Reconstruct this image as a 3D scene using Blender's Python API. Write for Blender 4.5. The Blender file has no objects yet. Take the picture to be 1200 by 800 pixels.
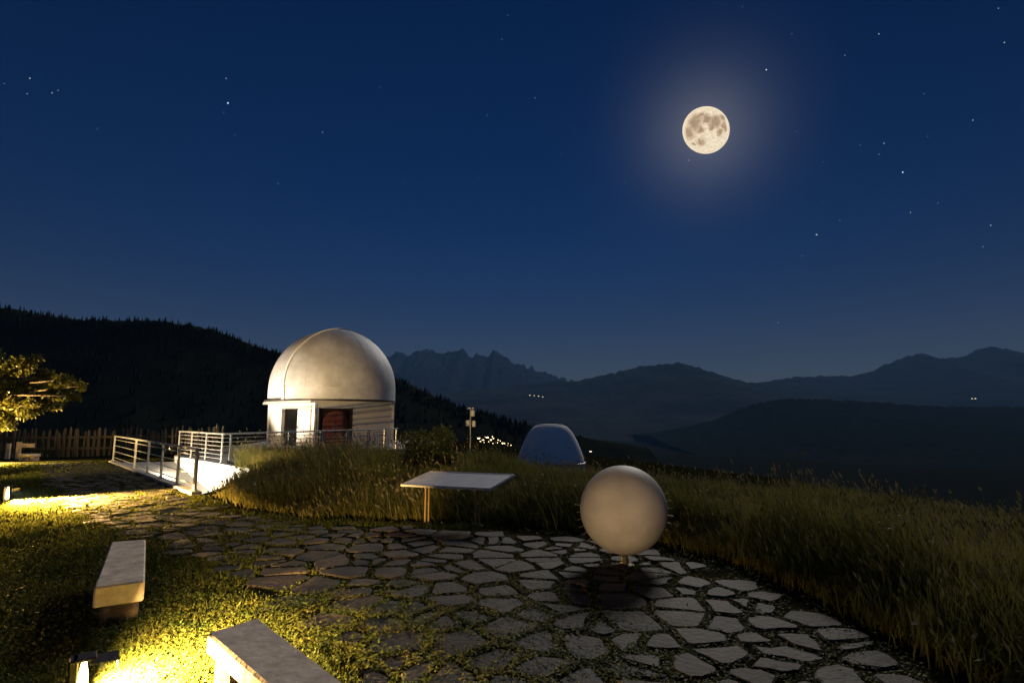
import bpy, bmesh, math, random
import numpy as np
from mathutils import Vector, Matrix
from mathutils.bvhtree import BVHTree

R = math.radians
random.seed(7)
rng = np.random.default_rng(11)
scene = bpy.context.scene
col = scene.collection

# ------------------------------------------------------------------ camera
F = 667.0                       # focal length in photograph pixels (1200 wide)
HOR = 489.0                     # row of the horizon
PITCH = math.atan((HOR - 400) / F)
EYE = Vector((0, 0, 1.6))
cam_data = bpy.data.cameras.new('camera')
cam = bpy.data.objects.new('camera', cam_data)
col.objects.link(cam)
cam.location = EYE
cam.rotation_euler = (math.pi / 2 + PITCH, 0, 0)
cam_data.lens = 36 * F / 1200
cam_data.sensor_width = 36
cam_data.clip_start = 0.05
cam_data.clip_end = 300000
scene.camera = cam
FW = Vector((0, math.cos(PITCH), math.sin(PITCH)))
UP = Vector((0, -math.sin(PITCH), math.cos(PITCH)))

def ray(px, py):
    return FW * F + Vector((px - 600, 0, 0)) - UP * (py - 400)
def at(px, py, y):              # survey: the place seen at a pixel, y metres ahead
    d = ray(px, py)
    return EYE + d * (y / d.y)
def gp(px, py, z=0.0):          # survey: the place seen at a pixel, at height z
    d = ray(px, py)
    return EYE + d * ((z - EYE.z) / d.z)

# ------------------------------------------------------------------ world, moonlight, exposure
MOON = ray(827, 153).normalized()
world = bpy.data.worlds.new('World')
scene.world = world
world.use_nodes = True
wt = world.node_tree
bg = wt.nodes['Background']
def wn(t, **kw):
    n = wt.nodes.new(t)
    for k, v in kw.items(): setattr(n, k, v)
    return n
def wmath(op, a, b=None):
    n = wn('ShaderNodeMath', operation=op)
    for i, v in enumerate((a, b)):
        if v is None: continue
        if isinstance(v, (int, float)): n.inputs[i].default_value = v
        else: wt.links.new(v, n.inputs[i])
    return n.outputs[0]
sky = wn('ShaderNodeTexSky', sky_type='NISHITA', sun_disc=False)
sky.sun_elevation = R(2.0)           # the last of the dusk, behind the camera
sky.sun_rotation = R(180)
sky.ozone_density = 6.0
tc = wn('ShaderNodeTexCoord')
sep = wn('ShaderNodeSeparateXYZ'); wt.links.new(tc.outputs['Generated'], sep.inputs[0])
hz = wmath('EXPONENT', wmath('MULTIPLY', wmath('MAXIMUM', sep.outputs[2], 0.0), -1 / 0.088))
dt = wn('ShaderNodeVectorMath', operation='DOT_PRODUCT'); wt.links.new(tc.outputs['Generated'], dt.inputs[0])
dt.inputs[1].default_value = MOON
ang = wmath('ARCCOSINE', wmath('MINIMUM', dt.outputs['Value'], 1.0))
gl = wmath('EXPONENT', wmath('MULTIPLY', wmath('POWER', wmath('DIVIDE', ang, R(4.2)), 1.5), -1.0))
def scaled(fac, c):
    n = wn('ShaderNodeVectorMath', operation='SCALE'); n.inputs[0].default_value = c
    wt.links.new(fac, n.inputs['Scale']); return n.outputs[0]
def vadd(a, b):
    n = wn('ShaderNodeVectorMath', operation='ADD'); wt.links.new(a, n.inputs[0]); wt.links.new(b, n.inputs[1]); return n.outputs[0]
ss = wn('ShaderNodeVectorMath', operation='SCALE'); wt.links.new(sky.outputs[0], ss.inputs[0]); ss.inputs['Scale'].default_value = 0.066
st = wn('ShaderNodeVectorMath', operation='MULTIPLY'); wt.links.new(ss.outputs[0], st.inputs[0]); st.inputs[1].default_value = (0.5, 0.88, 1.03)
tot = vadd(vadd(st.outputs[0], scaled(hz, (0.118, 0.098, 0.092))), scaled(gl, (0.112, 0.108, 0.100)))
wt.links.new(tot, bg.inputs[0]); bg.inputs[1].default_value = 1.0

moonlight = bpy.data.lights.new('moonlight', 'SUN')
moonlight.energy = 1.7
moonlight.angle = R(14.0)          # softened by the thin haze that makes the halo
moonlight.color = (1.0, 0.93, 0.83)
ml = bpy.data.objects.new('moonlight', moonlight); col.objects.link(ml)
ml.rotation_euler = (MOON + Vector((0.0, -0.02, 0.075))).to_track_quat('Z', 'Y').to_euler()   # just above the moon's disc, so that the disc does not eclipse it
ml.location = (20, 40, 40)

scene.view_settings.view_transform = 'Standard'
scene.view_settings.look = 'None'
scene.view_settings.exposure = 0
scene.view_settings.gamma = 1
scene.view_settings.use_curve_mapping = False
scene.cycles.max_bounces = 6
scene.cycles.use_denoising = True

# ------------------------------------------------------------------ helpers
def material(name, c1, c2=None, scale=5.0, rough=0.8, metal=0.0, bump=0.0, bscale=None, detail=6, stretch=None, spec=None, contrast=(0.35, 0.65), stain=0.0, sscale=1.5):
    m = bpy.data.materials.new(name); m.use_nodes = True
    nt = m.node_tree; p = nt.nodes['Principled BSDF']
    p.inputs['Roughness'].default_value = rough; p.inputs['Metallic'].default_value = metal
    if spec is not None: p.inputs['Specular IOR Level'].default_value = spec
    t = nt.nodes.new('ShaderNodeTexCoord'); mp = nt.nodes.new('ShaderNodeMapping')
    nt.links.new(t.outputs['Object'], mp.inputs[0])
    if stretch: mp.inputs['Scale'].default_value = stretch
    n = nt.nodes.new('ShaderNodeTexNoise'); n.inputs['Scale'].default_value = scale; n.inputs['Detail'].default_value = detail
    n.inputs['Roughness'].default_value = 0.65
    nt.links.new(mp.outputs[0], n.inputs[0])
    r = nt.nodes.new('ShaderNodeValToRGB')
    r.color_ramp.elements[0].position, r.color_ramp.elements[1].position = contrast
    r.color_ramp.elements[0].color = (*c1, 1); r.color_ramp.elements[1].color = (*(c2 or c1), 1)
    nt.links.new(n.outputs[0], r.inputs[0]); cout = r.outputs[0]
    if stain:
        n4 = nt.nodes.new('ShaderNodeTexNoise'); n4.inputs['Scale'].default_value = sscale; n4.inputs['Detail'].default_value = 9; n4.inputs['Roughness'].default_value = 0.7
        nt.links.new(mp.outputs[0], n4.inputs[0])
        r4 = nt.nodes.new('ShaderNodeMapRange'); r4.inputs['From Min'].default_value = 0.38; r4.inputs['From Max'].default_value = 0.58; r4.inputs['To Min'].default_value = 1 - stain; r4.inputs['To Max'].default_value = 1.0
        nt.links.new(n4.outputs[0], r4.inputs[0])
        mx = nt.nodes.new('ShaderNodeVectorMath'); mx.operation = 'SCALE'; nt.links.new(cout, mx.inputs[0]); nt.links.new(r4.outputs[0], mx.inputs['Scale']); cout = mx.outputs[0]
    nt.links.new(cout, p.inputs['Base Color'])
    if bump:
        n2 = nt.nodes.new('ShaderNodeTexNoise'); n2.inputs['Scale'].default_value = bscale or scale * 4; n2.inputs['Detail'].default_value = 8
        nt.links.new(mp.outputs[0], n2.inputs[0])
        b = nt.nodes.new('ShaderNodeBump'); b.inputs['Strength'].default_value = bump; b.inputs['Distance'].default_value = 0.02
        nt.links.new(n2.outputs[0], b.inputs['Height']); nt.links.new(b.outputs[0], p.inputs['Normal'])
    return m
def emitter(name, c, s, sample=True):
    m = bpy.data.materials.new(name); m.use_nodes = True
    nt = m.node_tree; nt.nodes.clear()
    e = nt.nodes.new('ShaderNodeEmission'); e.inputs[0].default_value = (*c, 1); e.inputs[1].default_value = s
    o = nt.nodes.new('ShaderNodeOutputMaterial'); nt.links.new(e.outputs[0], o.inputs[0])
    if not sample: m.cycles.emission_sampling = 'NONE'
    return m
def leafy(name, c1, c2, scale=1.5, trans=0.45, gloss=0.05):
    m = bpy.data.materials.new(name); m.use_nodes = True
    nt = m.node_tree; nt.nodes.clear()
    t = nt.nodes.new('ShaderNodeTexCoord')
    n = nt.nodes.new('ShaderNodeTexNoise'); n.inputs['Scale'].default_value = scale; n.inputs['Detail'].default_value = 8; n.inputs['Roughness'].default_value = 0.8
    nt.links.new(t.outputs['Object'], n.inputs[0])
    r = nt.nodes.new('ShaderNodeValToRGB'); r.color_ramp.elements[0].position = 0.36; r.color_ramp.elements[1].position = 0.64
    r.color_ramp.elements[0].color = (*c1, 1); r.color_ramp.elements[1].color = (*c2, 1)
    nt.links.new(n.outputs[0], r.inputs[0])
    d = nt.nodes.new('ShaderNodeBsdfDiffuse'); tr = nt.nodes.new('ShaderNodeBsdfTranslucent'); g = nt.nodes.new('ShaderNodeBsdfGlossy')
    g.inputs['Roughness'].default_value = 0.45; g.inputs['Color'].default_value = (0.6, 0.6, 0.6, 1)
    nt.links.new(r.outputs[0], d.inputs[0]); nt.links.new(r.outputs[0], tr.inputs[0])
    m1 = nt.nodes.new('ShaderNodeMixShader'); m1.inputs[0].default_value = trans
    nt.links.new(d.outputs[0], m1.inputs[1]); nt.links.new(tr.outputs[0], m1.inputs[2])
    m2 = nt.nodes.new('ShaderNodeMixShader'); m2.inputs[0].default_value = gloss
    nt.links.new(m1.outputs[0], m2.inputs[1]); nt.links.new(g.outputs[0], m2.inputs[2])
    o = nt.nodes.new('ShaderNodeOutputMaterial'); nt.links.new(m2.outputs[0], o.inputs[0])
    return m

def tag(o, label=None, cat=None, group=None, kind=None):
    if label: o['label'] = label
    if cat: o['category'] = cat
    if group: o['group'] = group
    if kind: o['kind'] = kind
    return o
def thing(name, loc, label, cat, group=None):
    o = bpy.data.objects.new(name, None); col.objects.link(o)
    o.location = loc; o.empty_display_size = 0.2
    return tag(o, label, cat, group)
class MB:                                        # collects vertices and faces in world coordinates
    def __init__(s): s.v = []; s.f = []
    def add(s, vs, fs):
        k = len(s.v); s.v += [tuple(v) for v in vs]; s.f += [tuple(i + k for i in f) for f in fs]; return s
    def box(s, c, size, rz=0.0, M=None):
        x, y, z = (q / 2 for q in size); c = Vector(c)
        m = M if M is not None else Matrix.Rotation(rz, 3, 'Z')
        vs = [c + m @ Vector((a * x, b * y, e * z)) for e in (-1, 1) for b in (-1, 1) for a in (-1, 1)]
        return s.add(vs, [(0, 2, 3, 1), (4, 5, 7, 6), (0, 1, 5, 4), (2, 6, 7, 3), (0, 4, 6, 2), (1, 3, 7, 5)])
    def bar(s, a, b, w, h, up=(0, 0, 1)):        # box-section bar from a to b
        a, b = Vector(a), Vector(b); d = (b - a).normalized(); u = Vector(up)
        sd = d.cross(u)
        if sd.length < 1e-4: sd = d.cross(Vector((1, 0, 0)))
        sd.normalize(); u = sd.cross(d)
        vs = [p + sd * (i * w / 2) + u * (j * h / 2) for p in (a, b) for i, j in ((-1, -1), (1, -1), (1, 1), (-1, 1))]
        return s.add(vs, [(0, 1, 2, 3), (7, 6, 5, 4), (0, 4, 5, 1), (1, 5, 6, 2), (2, 6, 7, 3), (3, 7, 4, 0)])
    def tube(s, pts, rad, n=8, cap=True):
        pts = [Vector(p) for p in pts]
        if not isinstance(rad, (list, tuple)): rad = [rad] * len(pts)
        k = len(s.v)
        for i, p in enumerate(pts):
            d = (pts[min(i + 1, len(pts) - 1)] - pts[max(i - 1, 0)]).normalized()
            a = d.orthogonal().normalized() if abs(d.z) < .99 else Vector((1, 0, 0))
            if abs(d.z) < .99: a = d.cross(Vector((0, 0, 1))).normalized()
            b = d.cross(a)
            for j in range(n):
                t = 2 * math.pi * j / n
                s.v.append(tuple(p + (a * math.cos(t) + b * math.sin(t)) * rad[i]))
        for i in range(len(pts) - 1):
            for j in range(n):
                j2 = (j + 1) % n
                s.f.append((k + i * n + j, k + i * n + j2, k + (i + 1) * n + j2, k + (i + 1) * n + j))
        if cap:
            s.f.append(tuple(k + j for j in reversed(range(n)))); s.f.append(tuple(k + (len(pts) - 1) * n + j for j in range(n)))
        return s
    def lathe(s, c, prof, n=48, cap_top=True, cap_bot=False):
        c = Vector(c); k = len(s.v)
        for r, z in prof:
            for j in range(n):
                t = 2 * math.pi * j / n; s.v.append((c.x + r * math.cos(t), c.y + r * math.sin(t), c.z + z))
        for i in range(len(prof) - 1):
            for j in range(n):
                j2 = (j + 1) % n; s.f.append((k + i * n + j, k + i * n + j2, k + (i + 1) * n + j2, k + (i + 1) * n + j))
        if cap_top: s.f.append(tuple(k + (len(prof) - 1) * n + j for j in range(n)))
        if cap_bot: s.f.append(tuple(k + j for j in reversed(range(n))))
        return s
    def build(s, name, mat, parent=None, smooth=None, bevel=0.0, fix=False):
        base = parent.matrix_basis.translation.copy() if parent is not None else Vector((0, 0, 0))
        q = parent.parent if parent is not None else None
        while q is not None: base += q.matrix_basis.translation; q = q.parent
        me = bpy.data.meshes.new(name)
        me.from_pydata([(x - base.x, y - base.y, z - base.z) for x, y, z in s.v], [], s.f); me.update()
        if fix or bevel:
            bm = bmesh.new(); bm.from_mesh(me)
            bmesh.ops.recalc_face_normals(bm, faces=bm.faces)
            if bevel: bmesh.ops.bevel(bm, geom=bm.edges, offset=bevel, segments=1, affect='EDGES', clamp_overlap=True)
            bm.to_mesh(me); bm.free()
        if smooth is not None:
            me.shade_smooth(); me.set_sharp_from_angle(angle=R(smooth))
        me.materials.append(mat)
        o = bpy.data.objects.new(name, me); col.objects.link(o)
        if parent is not None: o.parent = parent
        return o
def np_mesh(name, V, quads=None, tris=None, mat=None, smooth=False):
    me = bpy.data.meshes.new(name)
    quads = np.zeros((0, 4), int) if quads is None else quads; tris = np.zeros((0, 3), int) if tris is None else tris
    loops = np.concatenate([quads.ravel(), tris.ravel()]).astype(np.int32)
    me.vertices.add(len(V)); me.vertices.foreach_set('co', np.asarray(V, np.float32).ravel())
    me.loops.add(len(loops)); me.loops.foreach_set('vertex_index', loops)
    st = np.concatenate([np.arange(len(quads)) * 4, len(quads) * 4 + np.arange(len(tris)) * 3]).astype(np.int32)
    me.polygons.add(len(st)); me.polygons.foreach_set('loop_start', st)
    me.update(calc_edges=True); me.validate()
    if smooth: me.shade_smooth()
    if mat: me.materials.append(mat)
    o = bpy.data.objects.new(name, me); col.objects.link(o)
    return o

def _hash(i, j, s):
    n = (i.astype(np.int64) * 374761393 + j.astype(np.int64) * 668265263 + s * 974634777) & 0x7fffffff
    n = ((n ^ (n >> 13)) * 1274126177) & 0x7fffffff
    return ((n ^ (n >> 16)) & 0xffff) / 65535.0
def vnoise(x, y, s=0):
    x = np.asarray(x, float); y = np.asarray(y, float)
    i, j = np.floor(x), np.floor(y); u, v = x - i, y - j
    u = u * u * (3 - 2 * u); v = v * v * (3 - 2 * v)
    a, b, c, d = _hash(i, j, s), _hash(i + 1, j, s), _hash(i, j + 1, s), _hash(i + 1, j + 1, s)
    return (a * (1 - u) + b * u) * (1 - v) + (c * (1 - u) + d * u) * v
def fbm(x, y, s=0, o=5):
    t = 0; a = 0.5; f = 1.0
    for k in range(o): t = t + a * (vnoise(np.asarray(x) * f, np.asarray(y) * f, s + k) - 0.5); a *= 0.5; f *= 2.03
    return t
def inside(poly, x, y):
    x = np.asarray(x, float); y = np.asarray(y, float); r = np.zeros(x.shape, bool)
    for (x1, y1), (x2, y2) in zip(poly, poly[1:] + poly[:1]):
        c = ((y1 > y) != (y2 > y))
        if y1 != y2: r ^= c & (x < (x2 - x1) * (y - y1) / (y2 - y1) + x1)
    return r
def polydist(poly, x, y, closed=True):
    x = np.asarray(x, float); y = np.asarray(y, float); d = np.full(x.shape, 1e9)
    for (x1, y1), (x2, y2) in zip(poly, poly[1:] + poly[:1] if closed else poly[1:]):
        dx, dy = x2 - x1, y2 - y1; t = np.clip(((x - x1) * dx + (y - y1) * dy) / (dx * dx + dy * dy + 1e-12), 0, 1)
        d = np.minimum(d, np.hypot(x - x1 - t * dx, y - y1 - t * dy))
    return d
def sstep(a, b, x):
    t = np.clip((x - a) / (b - a), 0, 1); return t * t * (3 - 2 * t)

# ------------------------------------------------------------------ materials
M_ground = material('soil_and_turf', (0.009, 0.008, 0.004), (0.020, 0.021, 0.008), 1.2, 0.95, bump=0.8, bscale=25, spec=0.0)
M_bed = material('paving_bed', (0.018, 0.015, 0.008), (0.034, 0.032, 0.014), 9, 0.95, bump=0.9, bscale=60, spec=0.0)
M_grass = leafy('meadow_grass', (0.060, 0.070, 0.014), (0.190, 0.165, 0.042), 1.1, 0.56, 0.012)
M_seed = leafy('seed_heads', (0.12, 0.10, 0.045), (0.22, 0.18, 0.09), 2.0, 0.4, 0.02)
M_lawn = leafy('lawn_grass', (0.040, 0.055, 0.010), (0.090, 0.095, 0.020), 0.9, 0.3, 0.01)
M_clover = leafy('clover', (0.035, 0.070, 0.012), (0.120, 0.110, 0.022), 2.5, 0.3, 0.03)
M_leaf = leafy('tree_leaves', (0.060, 0.072, 0.012), (0.14, 0.125, 0.022), 1.0, 0.4, 0.03)
M_shrub = leafy('shrub_leaves', (0.030, 0.045, 0.012), (0.07, 0.08, 0.02), 2.0, 0.35, 0.05)
M_bark = material('bark', (0.06, 0.045, 0.03), (0.12, 0.09, 0.06), 12, 0.9, bump=0.9, stretch=(1, 1, 0.25))
M_wood = material('weathered_timber', (0.62, 0.48, 0.34), (0.84, 0.69, 0.52), 4, 0.7, bump=0.5, bscale=14, spec=0.3, stain=0.3, sscale=7)
M_fence = material('fence_timber', (0.035, 0.029, 0.022), (0.070, 0.058, 0.044), 8, 0.85, bump=0.5, stretch=(1, 1, 0.2))
M_steel = material('galvanised_steel', (0.36, 0.36, 0.35), (0.50, 0.50, 0.48), 8, 0.5, 0.35)
M_dark = material('dark_metal', (0.03, 0.028, 0.025), (0.05, 0.045, 0.04), 20, 0.5, 0.4)
M_conc = material('concrete', (0.30, 0.28, 0.25), (0.42, 0.40, 0.36), 3, 0.85, bump=0.3, bscale=40)
M_palefloor = material('pale_concrete', (0.48, 0.46, 0.43), (0.60, 0.58, 0.54), 3, 0.85, bump=0.3, bscale=40)
M_whitewall = material('white_render', (0.68, 0.66, 0.62), (0.80, 0.78, 0.74), 2, 0.85, bump=0.15, bscale=40)
M_wall = material('pale_render', (0.50, 0.48, 0.465), (0.60, 0.58, 0.56), 1.5, 0.8, bump=0.12, bscale=30)
M_dome = material('brushed_aluminium', (0.48, 0.48, 0.485), (0.60, 0.60, 0.605), 1.2, 0.66, 0.15, bump=0.05, bscale=6, stretch=(1, 1, 1), stain=0.08, sscale=1.2)
M_black = material('dark_interior', (0.008, 0.007, 0.006), (0.014, 0.012, 0.010), 3, 0.8, spec=0.05)  # near-black colour stands for the unlit room; the door seam uses it too
M_door = material('red_brown_door', (0.13, 0.040, 0.028), (0.19, 0.062, 0.042), 5, 0.55, bump=0.1)
M_globe = material('pale_stone_globe', (0.40, 0.35, 0.275), (0.48, 0.425, 0.34), 2.2, 0.62, bump=0.12, bscale=40, spec=0.35, stain=0.10, sscale=3.5)
M_brass = material('brass', (0.55, 0.40, 0.15), (0.62, 0.46, 0.20), 9, 0.35, 0.9)
M_panel = material('grey_panel', (0.62, 0.585, 0.55), (0.82, 0.78, 0.735), 5, 0.45, 0.0, bump=0.15, stretch=(1, 4, 1), stain=0.18, sscale=4)
M_oiled = material('oiled_post', (0.24, 0.16, 0.055), (0.33, 0.22, 0.08), 9, 0.45, 0.2, stretch=(1, 1, 0.3))
M_stand = material('tarnished_bronze', (0.10, 0.078, 0.03), (0.15, 0.115, 0.045), 9, 0.6, 0.2)
M_log = material('log', (0.12, 0.085, 0.055), (0.20, 0.15, 0.10), 9, 0.85, bump=0.6, stretch=(1, 1, 3))
M_paint = material('white_paint', (0.72, 0.72, 0.70), (0.8, 0.8, 0.78), 9, 0.5)
M_surround = material('dark_brown_panel', (0.035, 0.018, 0.013), (0.055, 0.028, 0.02), 5, 0.7, spec=0.1)
M_chalk = material('chalky_fabric', (0.80, 0.79, 0.77), (0.88, 0.87, 0.85), 2, 0.95, spec=0.05)
M_lens = emitter('lamp_lens', (1.0, 0.72, 0.30), 14.0)
M_window = emitter('lit_window', (1.0, 0.68, 0.30), 9.0, False)
M_whitelamp = emitter('white_lit_window', (1.0, 0.84, 0.60), 2.4, False)

# ------------------------------------------------------------------ the lie of the land
FOOT = [(2.9, -3), (2.75, 2.5), (2.65, 4.2), (2.6, 5.4), (2.3, 6.6), (1.5, 7.8), (-0.3, 8.85), (-3.2, 9.2), (-4.8, 10.3), (-5.8, 11.4), (-6.35, 12.15)]
BANK = FOOT + [(-7.8, 15.6), (-8.2, 18.2), (-6.5, 20.5), (-4.5, 21.0), (-1, 16.0), (4, 13.5), (8.5, 10), (9.5, 4), (9, -3)]
PLATEAU = [(-70, -60), (-70, 42), (-16, 44), (-3, 40), (-2.5, 26), (-0.5, 14.5), (3, 11.8), (5.8, 8.8), (6.3, 4), (6.3, -60)]
PATIO = [(2.65, 1.2), (2.6, 4.2), (2.5, 5.4), (2.2, 6.4), (1.4, 7.5), (-0.3, 8.5), (-3.2, 8.9), (-5.0, 10.1), (-6.1, 11.4), (-6.95, 12.45),
         (-14.3, 20.75), (-16.6, 20.2), (-9.4, 11.9), (-6.8, 9.2), (-4.3, 7.2), (-2.7, 5.6), (-1.7, 4.75), (-1.0, 3.6), (-0.75, 1.2)]
RAMP = [(-6.55, 12.3), (-5.9, 14.65), (-12.35, 21.2), (-14.26, 20.9)]      # trench between the near railing and the white wall
def H(x, y):
    x = np.asarray(x, float); y = np.asarray(y, float)
    t = np.where(inside(PLATEAU, x, y), 0, polydist(PLATEAU, x, y))
    drop = 0.13 * t + 0.38 * np.maximum(0, t - 25)
    drop = 160 * (1 - np.exp(-drop / 160))
    s = np.where(inside(BANK, x, y), polydist(FOOT, x, y, False), 0)
    z = -drop + 0.16 * sstep(0, 1.4, s)
    far = np.hypot(x, y)
    und = (fbm(x * 0.16, y * 0.16, 3, 3)) * 0.28
    away = sstep(0.0, 2.5, np.where(inside(PATIO, x, y), 0, polydist(PATIO, x, y))) * sstep(0.0, 2.5, np.where(inside(RAMP, x, y), 0, polydist(RAMP, x, y)))
    z = z + und * away * (x < 0) * (far < 60)
    z = z + fbm(x / 900, y / 900, 9, 4) * 60 * sstep(400, 2500, far)
    return z

# ground: one sheet from under the camera to the horizon
na, nr = 360, 250
rad = np.concatenate([[0.0], np.geomspace(0.4, 20000, nr)])
A = np.linspace(0, 2 * np.pi, na, endpoint=False)
gx = (rad[:, None] * np.sin(A)[None]).ravel(); gy = (rad[:, None] * np.cos(A)[None]).ravel()
gz = H(gx, gy)
ii, jj = np.meshgrid(np.arange(nr), np.arange(na), indexing='ij')
q = np.stack([ii * na + jj, (ii + 1) * na + jj, (ii + 1) * na + (jj + 1) % na, ii * na + (jj + 1) % na], -1).reshape(-1, 4)[:, ::-1]
ground = np_mesh('ground', np.stack([gx, gy, gz], 1), q, None, M_ground, True)
ground['kind'] = 'structure'
bm = bmesh.new(); bm.from_mesh(ground.data)
for (x1, y1), (x2, y2) in zip(RAMP, RAMP[1:] + RAMP[:1]):
    near = [f for f in bm.faces if -26 < f.calc_center_median().x < 0 and 6 < f.calc_center_median().y < 30]
    ge = list({e for f in near for e in f.edges}); gv = list({v for f in near for v in f.verts})
    bmesh.ops.bisect_plane(bm, geom=gv + ge + near, plane_co=(x1, y1, 0), plane_no=(y2 - y1, x1 - x2, 0), dist=1e-5)
kill = [f for f in bm.faces if inside(RAMP, f.calc_center_median().x, f.calc_center_median().y)]
bmesh.ops.delete(bm, geom=kill, context='FACES')
bm.to_mesh(ground.data); bm.free()

# ------------------------------------------------------------------ mountains and hills
def ridge(name, pts, D, foot, back, base, mat, rough, jag, seed, n=420, m=34, xpad=1.5):
    pts = sorted(pts); px = np.array([p[0] for p in pts], float); py = np.array([p[1] for p in pts], float)
    X = np.linspace(px[0], px[-1], n)
    Y = np.interp(X, px, py)
    Ys = Y
    crest = np.array([at(a, b, D) for a, b in zip(X, Ys)])
    t = np.concatenate([np.linspace(-1, 0, m), np.linspace(0, 1, 10)[1:]])
    V = []
    for u in t:
        y = D + (u * foot if u < 0 else u * back)
        x = crest[:, 0] * (1 + (u * foot / D * 0.3 if u < 0 else 0))
        s = (1 - abs(u)) ** (1.15 if u < 0 else 1.3)
        nz = fbm(x / (foot * 0.22), np.full_like(x, y) / (foot * 0.22), seed, 6)
        z = base + (crest[:, 2] - base) * s + nz * rough * (1 - s * 0.75) * min(1, 4 * (1 - abs(u))) 
        z = z + fbm(x / (D * 0.007), np.full_like(x, y) / (D * 0.010), seed + 7, 4) * jag * s
        V.append(np.stack([x, np.full_like(x, y), z], 1))
    V = np.concatenate(V); r = len(t)
    ii, jj = np.meshgrid(np.arange(r - 1), np.arange(n - 1), indexing='ij')
    q = np.stack([ii * n + jj, ii * n + jj + 1, (ii + 1) * n + jj + 1, (ii + 1) * n + jj], -1).reshape(-1, 4)
    o = np_mesh(name, V, q, None, mat, True); o['kind'] = 'structure'
    return o
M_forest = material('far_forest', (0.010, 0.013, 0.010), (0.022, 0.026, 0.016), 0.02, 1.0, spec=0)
M_farforest = material('haze_tinted_forest', (0.030, 0.034, 0.034), (0.055, 0.058, 0.052), 0.002, 1.0, spec=0)  # paler than the nearer forest: part of the haze is in this colour
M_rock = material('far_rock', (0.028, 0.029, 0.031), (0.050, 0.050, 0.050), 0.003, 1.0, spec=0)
hill = ridge('forest_hill', [(-900, 330), (-400, 345), (-100, 352), (0, 361), (60, 371), (100, 375), (200, 377), (250, 387), (300, 405), (340, 418), (470, 446), (540, 478), (640, 505), (760, 525)],
             700, 520, 500, -110, M_forest, 14, 6, 21, xpad=1)
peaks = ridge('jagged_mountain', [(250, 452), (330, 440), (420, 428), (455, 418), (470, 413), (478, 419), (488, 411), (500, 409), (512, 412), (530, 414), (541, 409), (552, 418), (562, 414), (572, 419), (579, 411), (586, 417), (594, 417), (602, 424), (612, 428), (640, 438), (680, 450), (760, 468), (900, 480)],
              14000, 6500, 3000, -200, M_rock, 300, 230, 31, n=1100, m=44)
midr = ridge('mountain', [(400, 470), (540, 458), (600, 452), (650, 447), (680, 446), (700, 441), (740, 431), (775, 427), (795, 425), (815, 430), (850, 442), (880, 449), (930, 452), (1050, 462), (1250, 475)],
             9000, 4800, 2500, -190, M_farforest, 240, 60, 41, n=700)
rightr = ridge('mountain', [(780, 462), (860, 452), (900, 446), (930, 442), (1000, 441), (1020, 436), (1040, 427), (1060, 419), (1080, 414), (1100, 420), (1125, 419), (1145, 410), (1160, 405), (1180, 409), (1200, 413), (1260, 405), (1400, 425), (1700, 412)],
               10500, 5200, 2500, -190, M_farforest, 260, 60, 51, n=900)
dark = ridge('wooded_hill', [(760, 510), (840, 492), (870, 478), (890, 471), (930, 467), (980, 468), (1040, 472), (1110, 476), (1200, 478), (1400, 474), (1800, 490)],
             4000, 2200, 1800, -183, M_forest, 70, 26, 61, n=600)

# conifers on the near hill: an uncountable wood
dg = bpy.context.evaluated_depsgraph_get()
bvh = BVHTree.FromObject(hill, dg)
tv, tq = [], []
def conifers(n, y0, y1, x0, x1, hmin, hmax):
    global tv, tq
    c = 0
    while c < n:
        x = random.uniform(x0, x1); y = random.uniform(y0, y1)
        hit = bvh.ray_cast(Vector((x, y, 900)), Vector((0, 0, -1)))[0]
        if hit is None: continue
        c += 1
        h = random.uniform(hmin, hmax) * (1.25 if random.random() < 0.12 else 1); w = h * random.uniform(0.16, 0.24); z = hit.z - 0.5
        tiers = 4; m = 6
        for t in range(tiers):
            zb = z + h * (0.08 + 0.8 * t / tiers); zt = z + h * min(1, 0.42 + 0.62 * (t + 1) / tiers) if t < tiers - 1 else z + h
            r = w * (1 - 0.78 * t / tiers); k = len(tv); ph = random.random() * 6
            for j in range(m * 2):
                a = ph + math.pi * j / m; rr = r * (1 if j % 2 == 0 else 0.55) * random.uniform(.75, 1.15)
                tv.append((x + rr * math.cos(a), y + rr * math.sin(a), zb - (0 if j % 2 else .05 * h)))
            tv.append((x, y, zt))
            for j in range(m * 2): tq.append((k + j, k + (j + 1) % (m * 2), k + m * 2))
conifers(2200, 655, 714, -900, 60, 4, 8)
conifers(1400, 400, 665, -700, 60, 5, 9)
forest = np_mesh('conifer_forest', np.array(tv), None, np.array(tq), M_forest)
tag(forest, 'dark conifer wood covering the hill behind the observatory', 'forest', kind='stuff')

# ------------------------------------------------------------------ moon and stars
MD = 52000.0
mrad = 27.4 / math.hypot(F, math.hypot(227, 247)) * MD
mm = bpy.data.materials.new('moon_surface'); mm.use_nodes = True
nt = mm.node_tree; nt.nodes.clear(); mm.cycles.emission_sampling = 'NONE'
t_ = nt.nodes.new('ShaderNodeTexCoord')
n1 = nt.nodes.new('ShaderNodeTexNoise'); n1.inputs['Scale'].default_value = 1.55; n1.inputs['Detail'].default_value = 5; n1.inputs['Roughness'].default_value = 0.58
mp = nt.nodes.new('ShaderNodeMapping'); mp.inputs['Scale'].default_value = (1 / mrad,) * 3; mp.inputs['Location'].default_value = (0, 0, 0)
nt.links.new(t_.outputs['Object'], mp.inputs[0]); nt.links.new(mp.outputs[0], n1.inputs[0])
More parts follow.
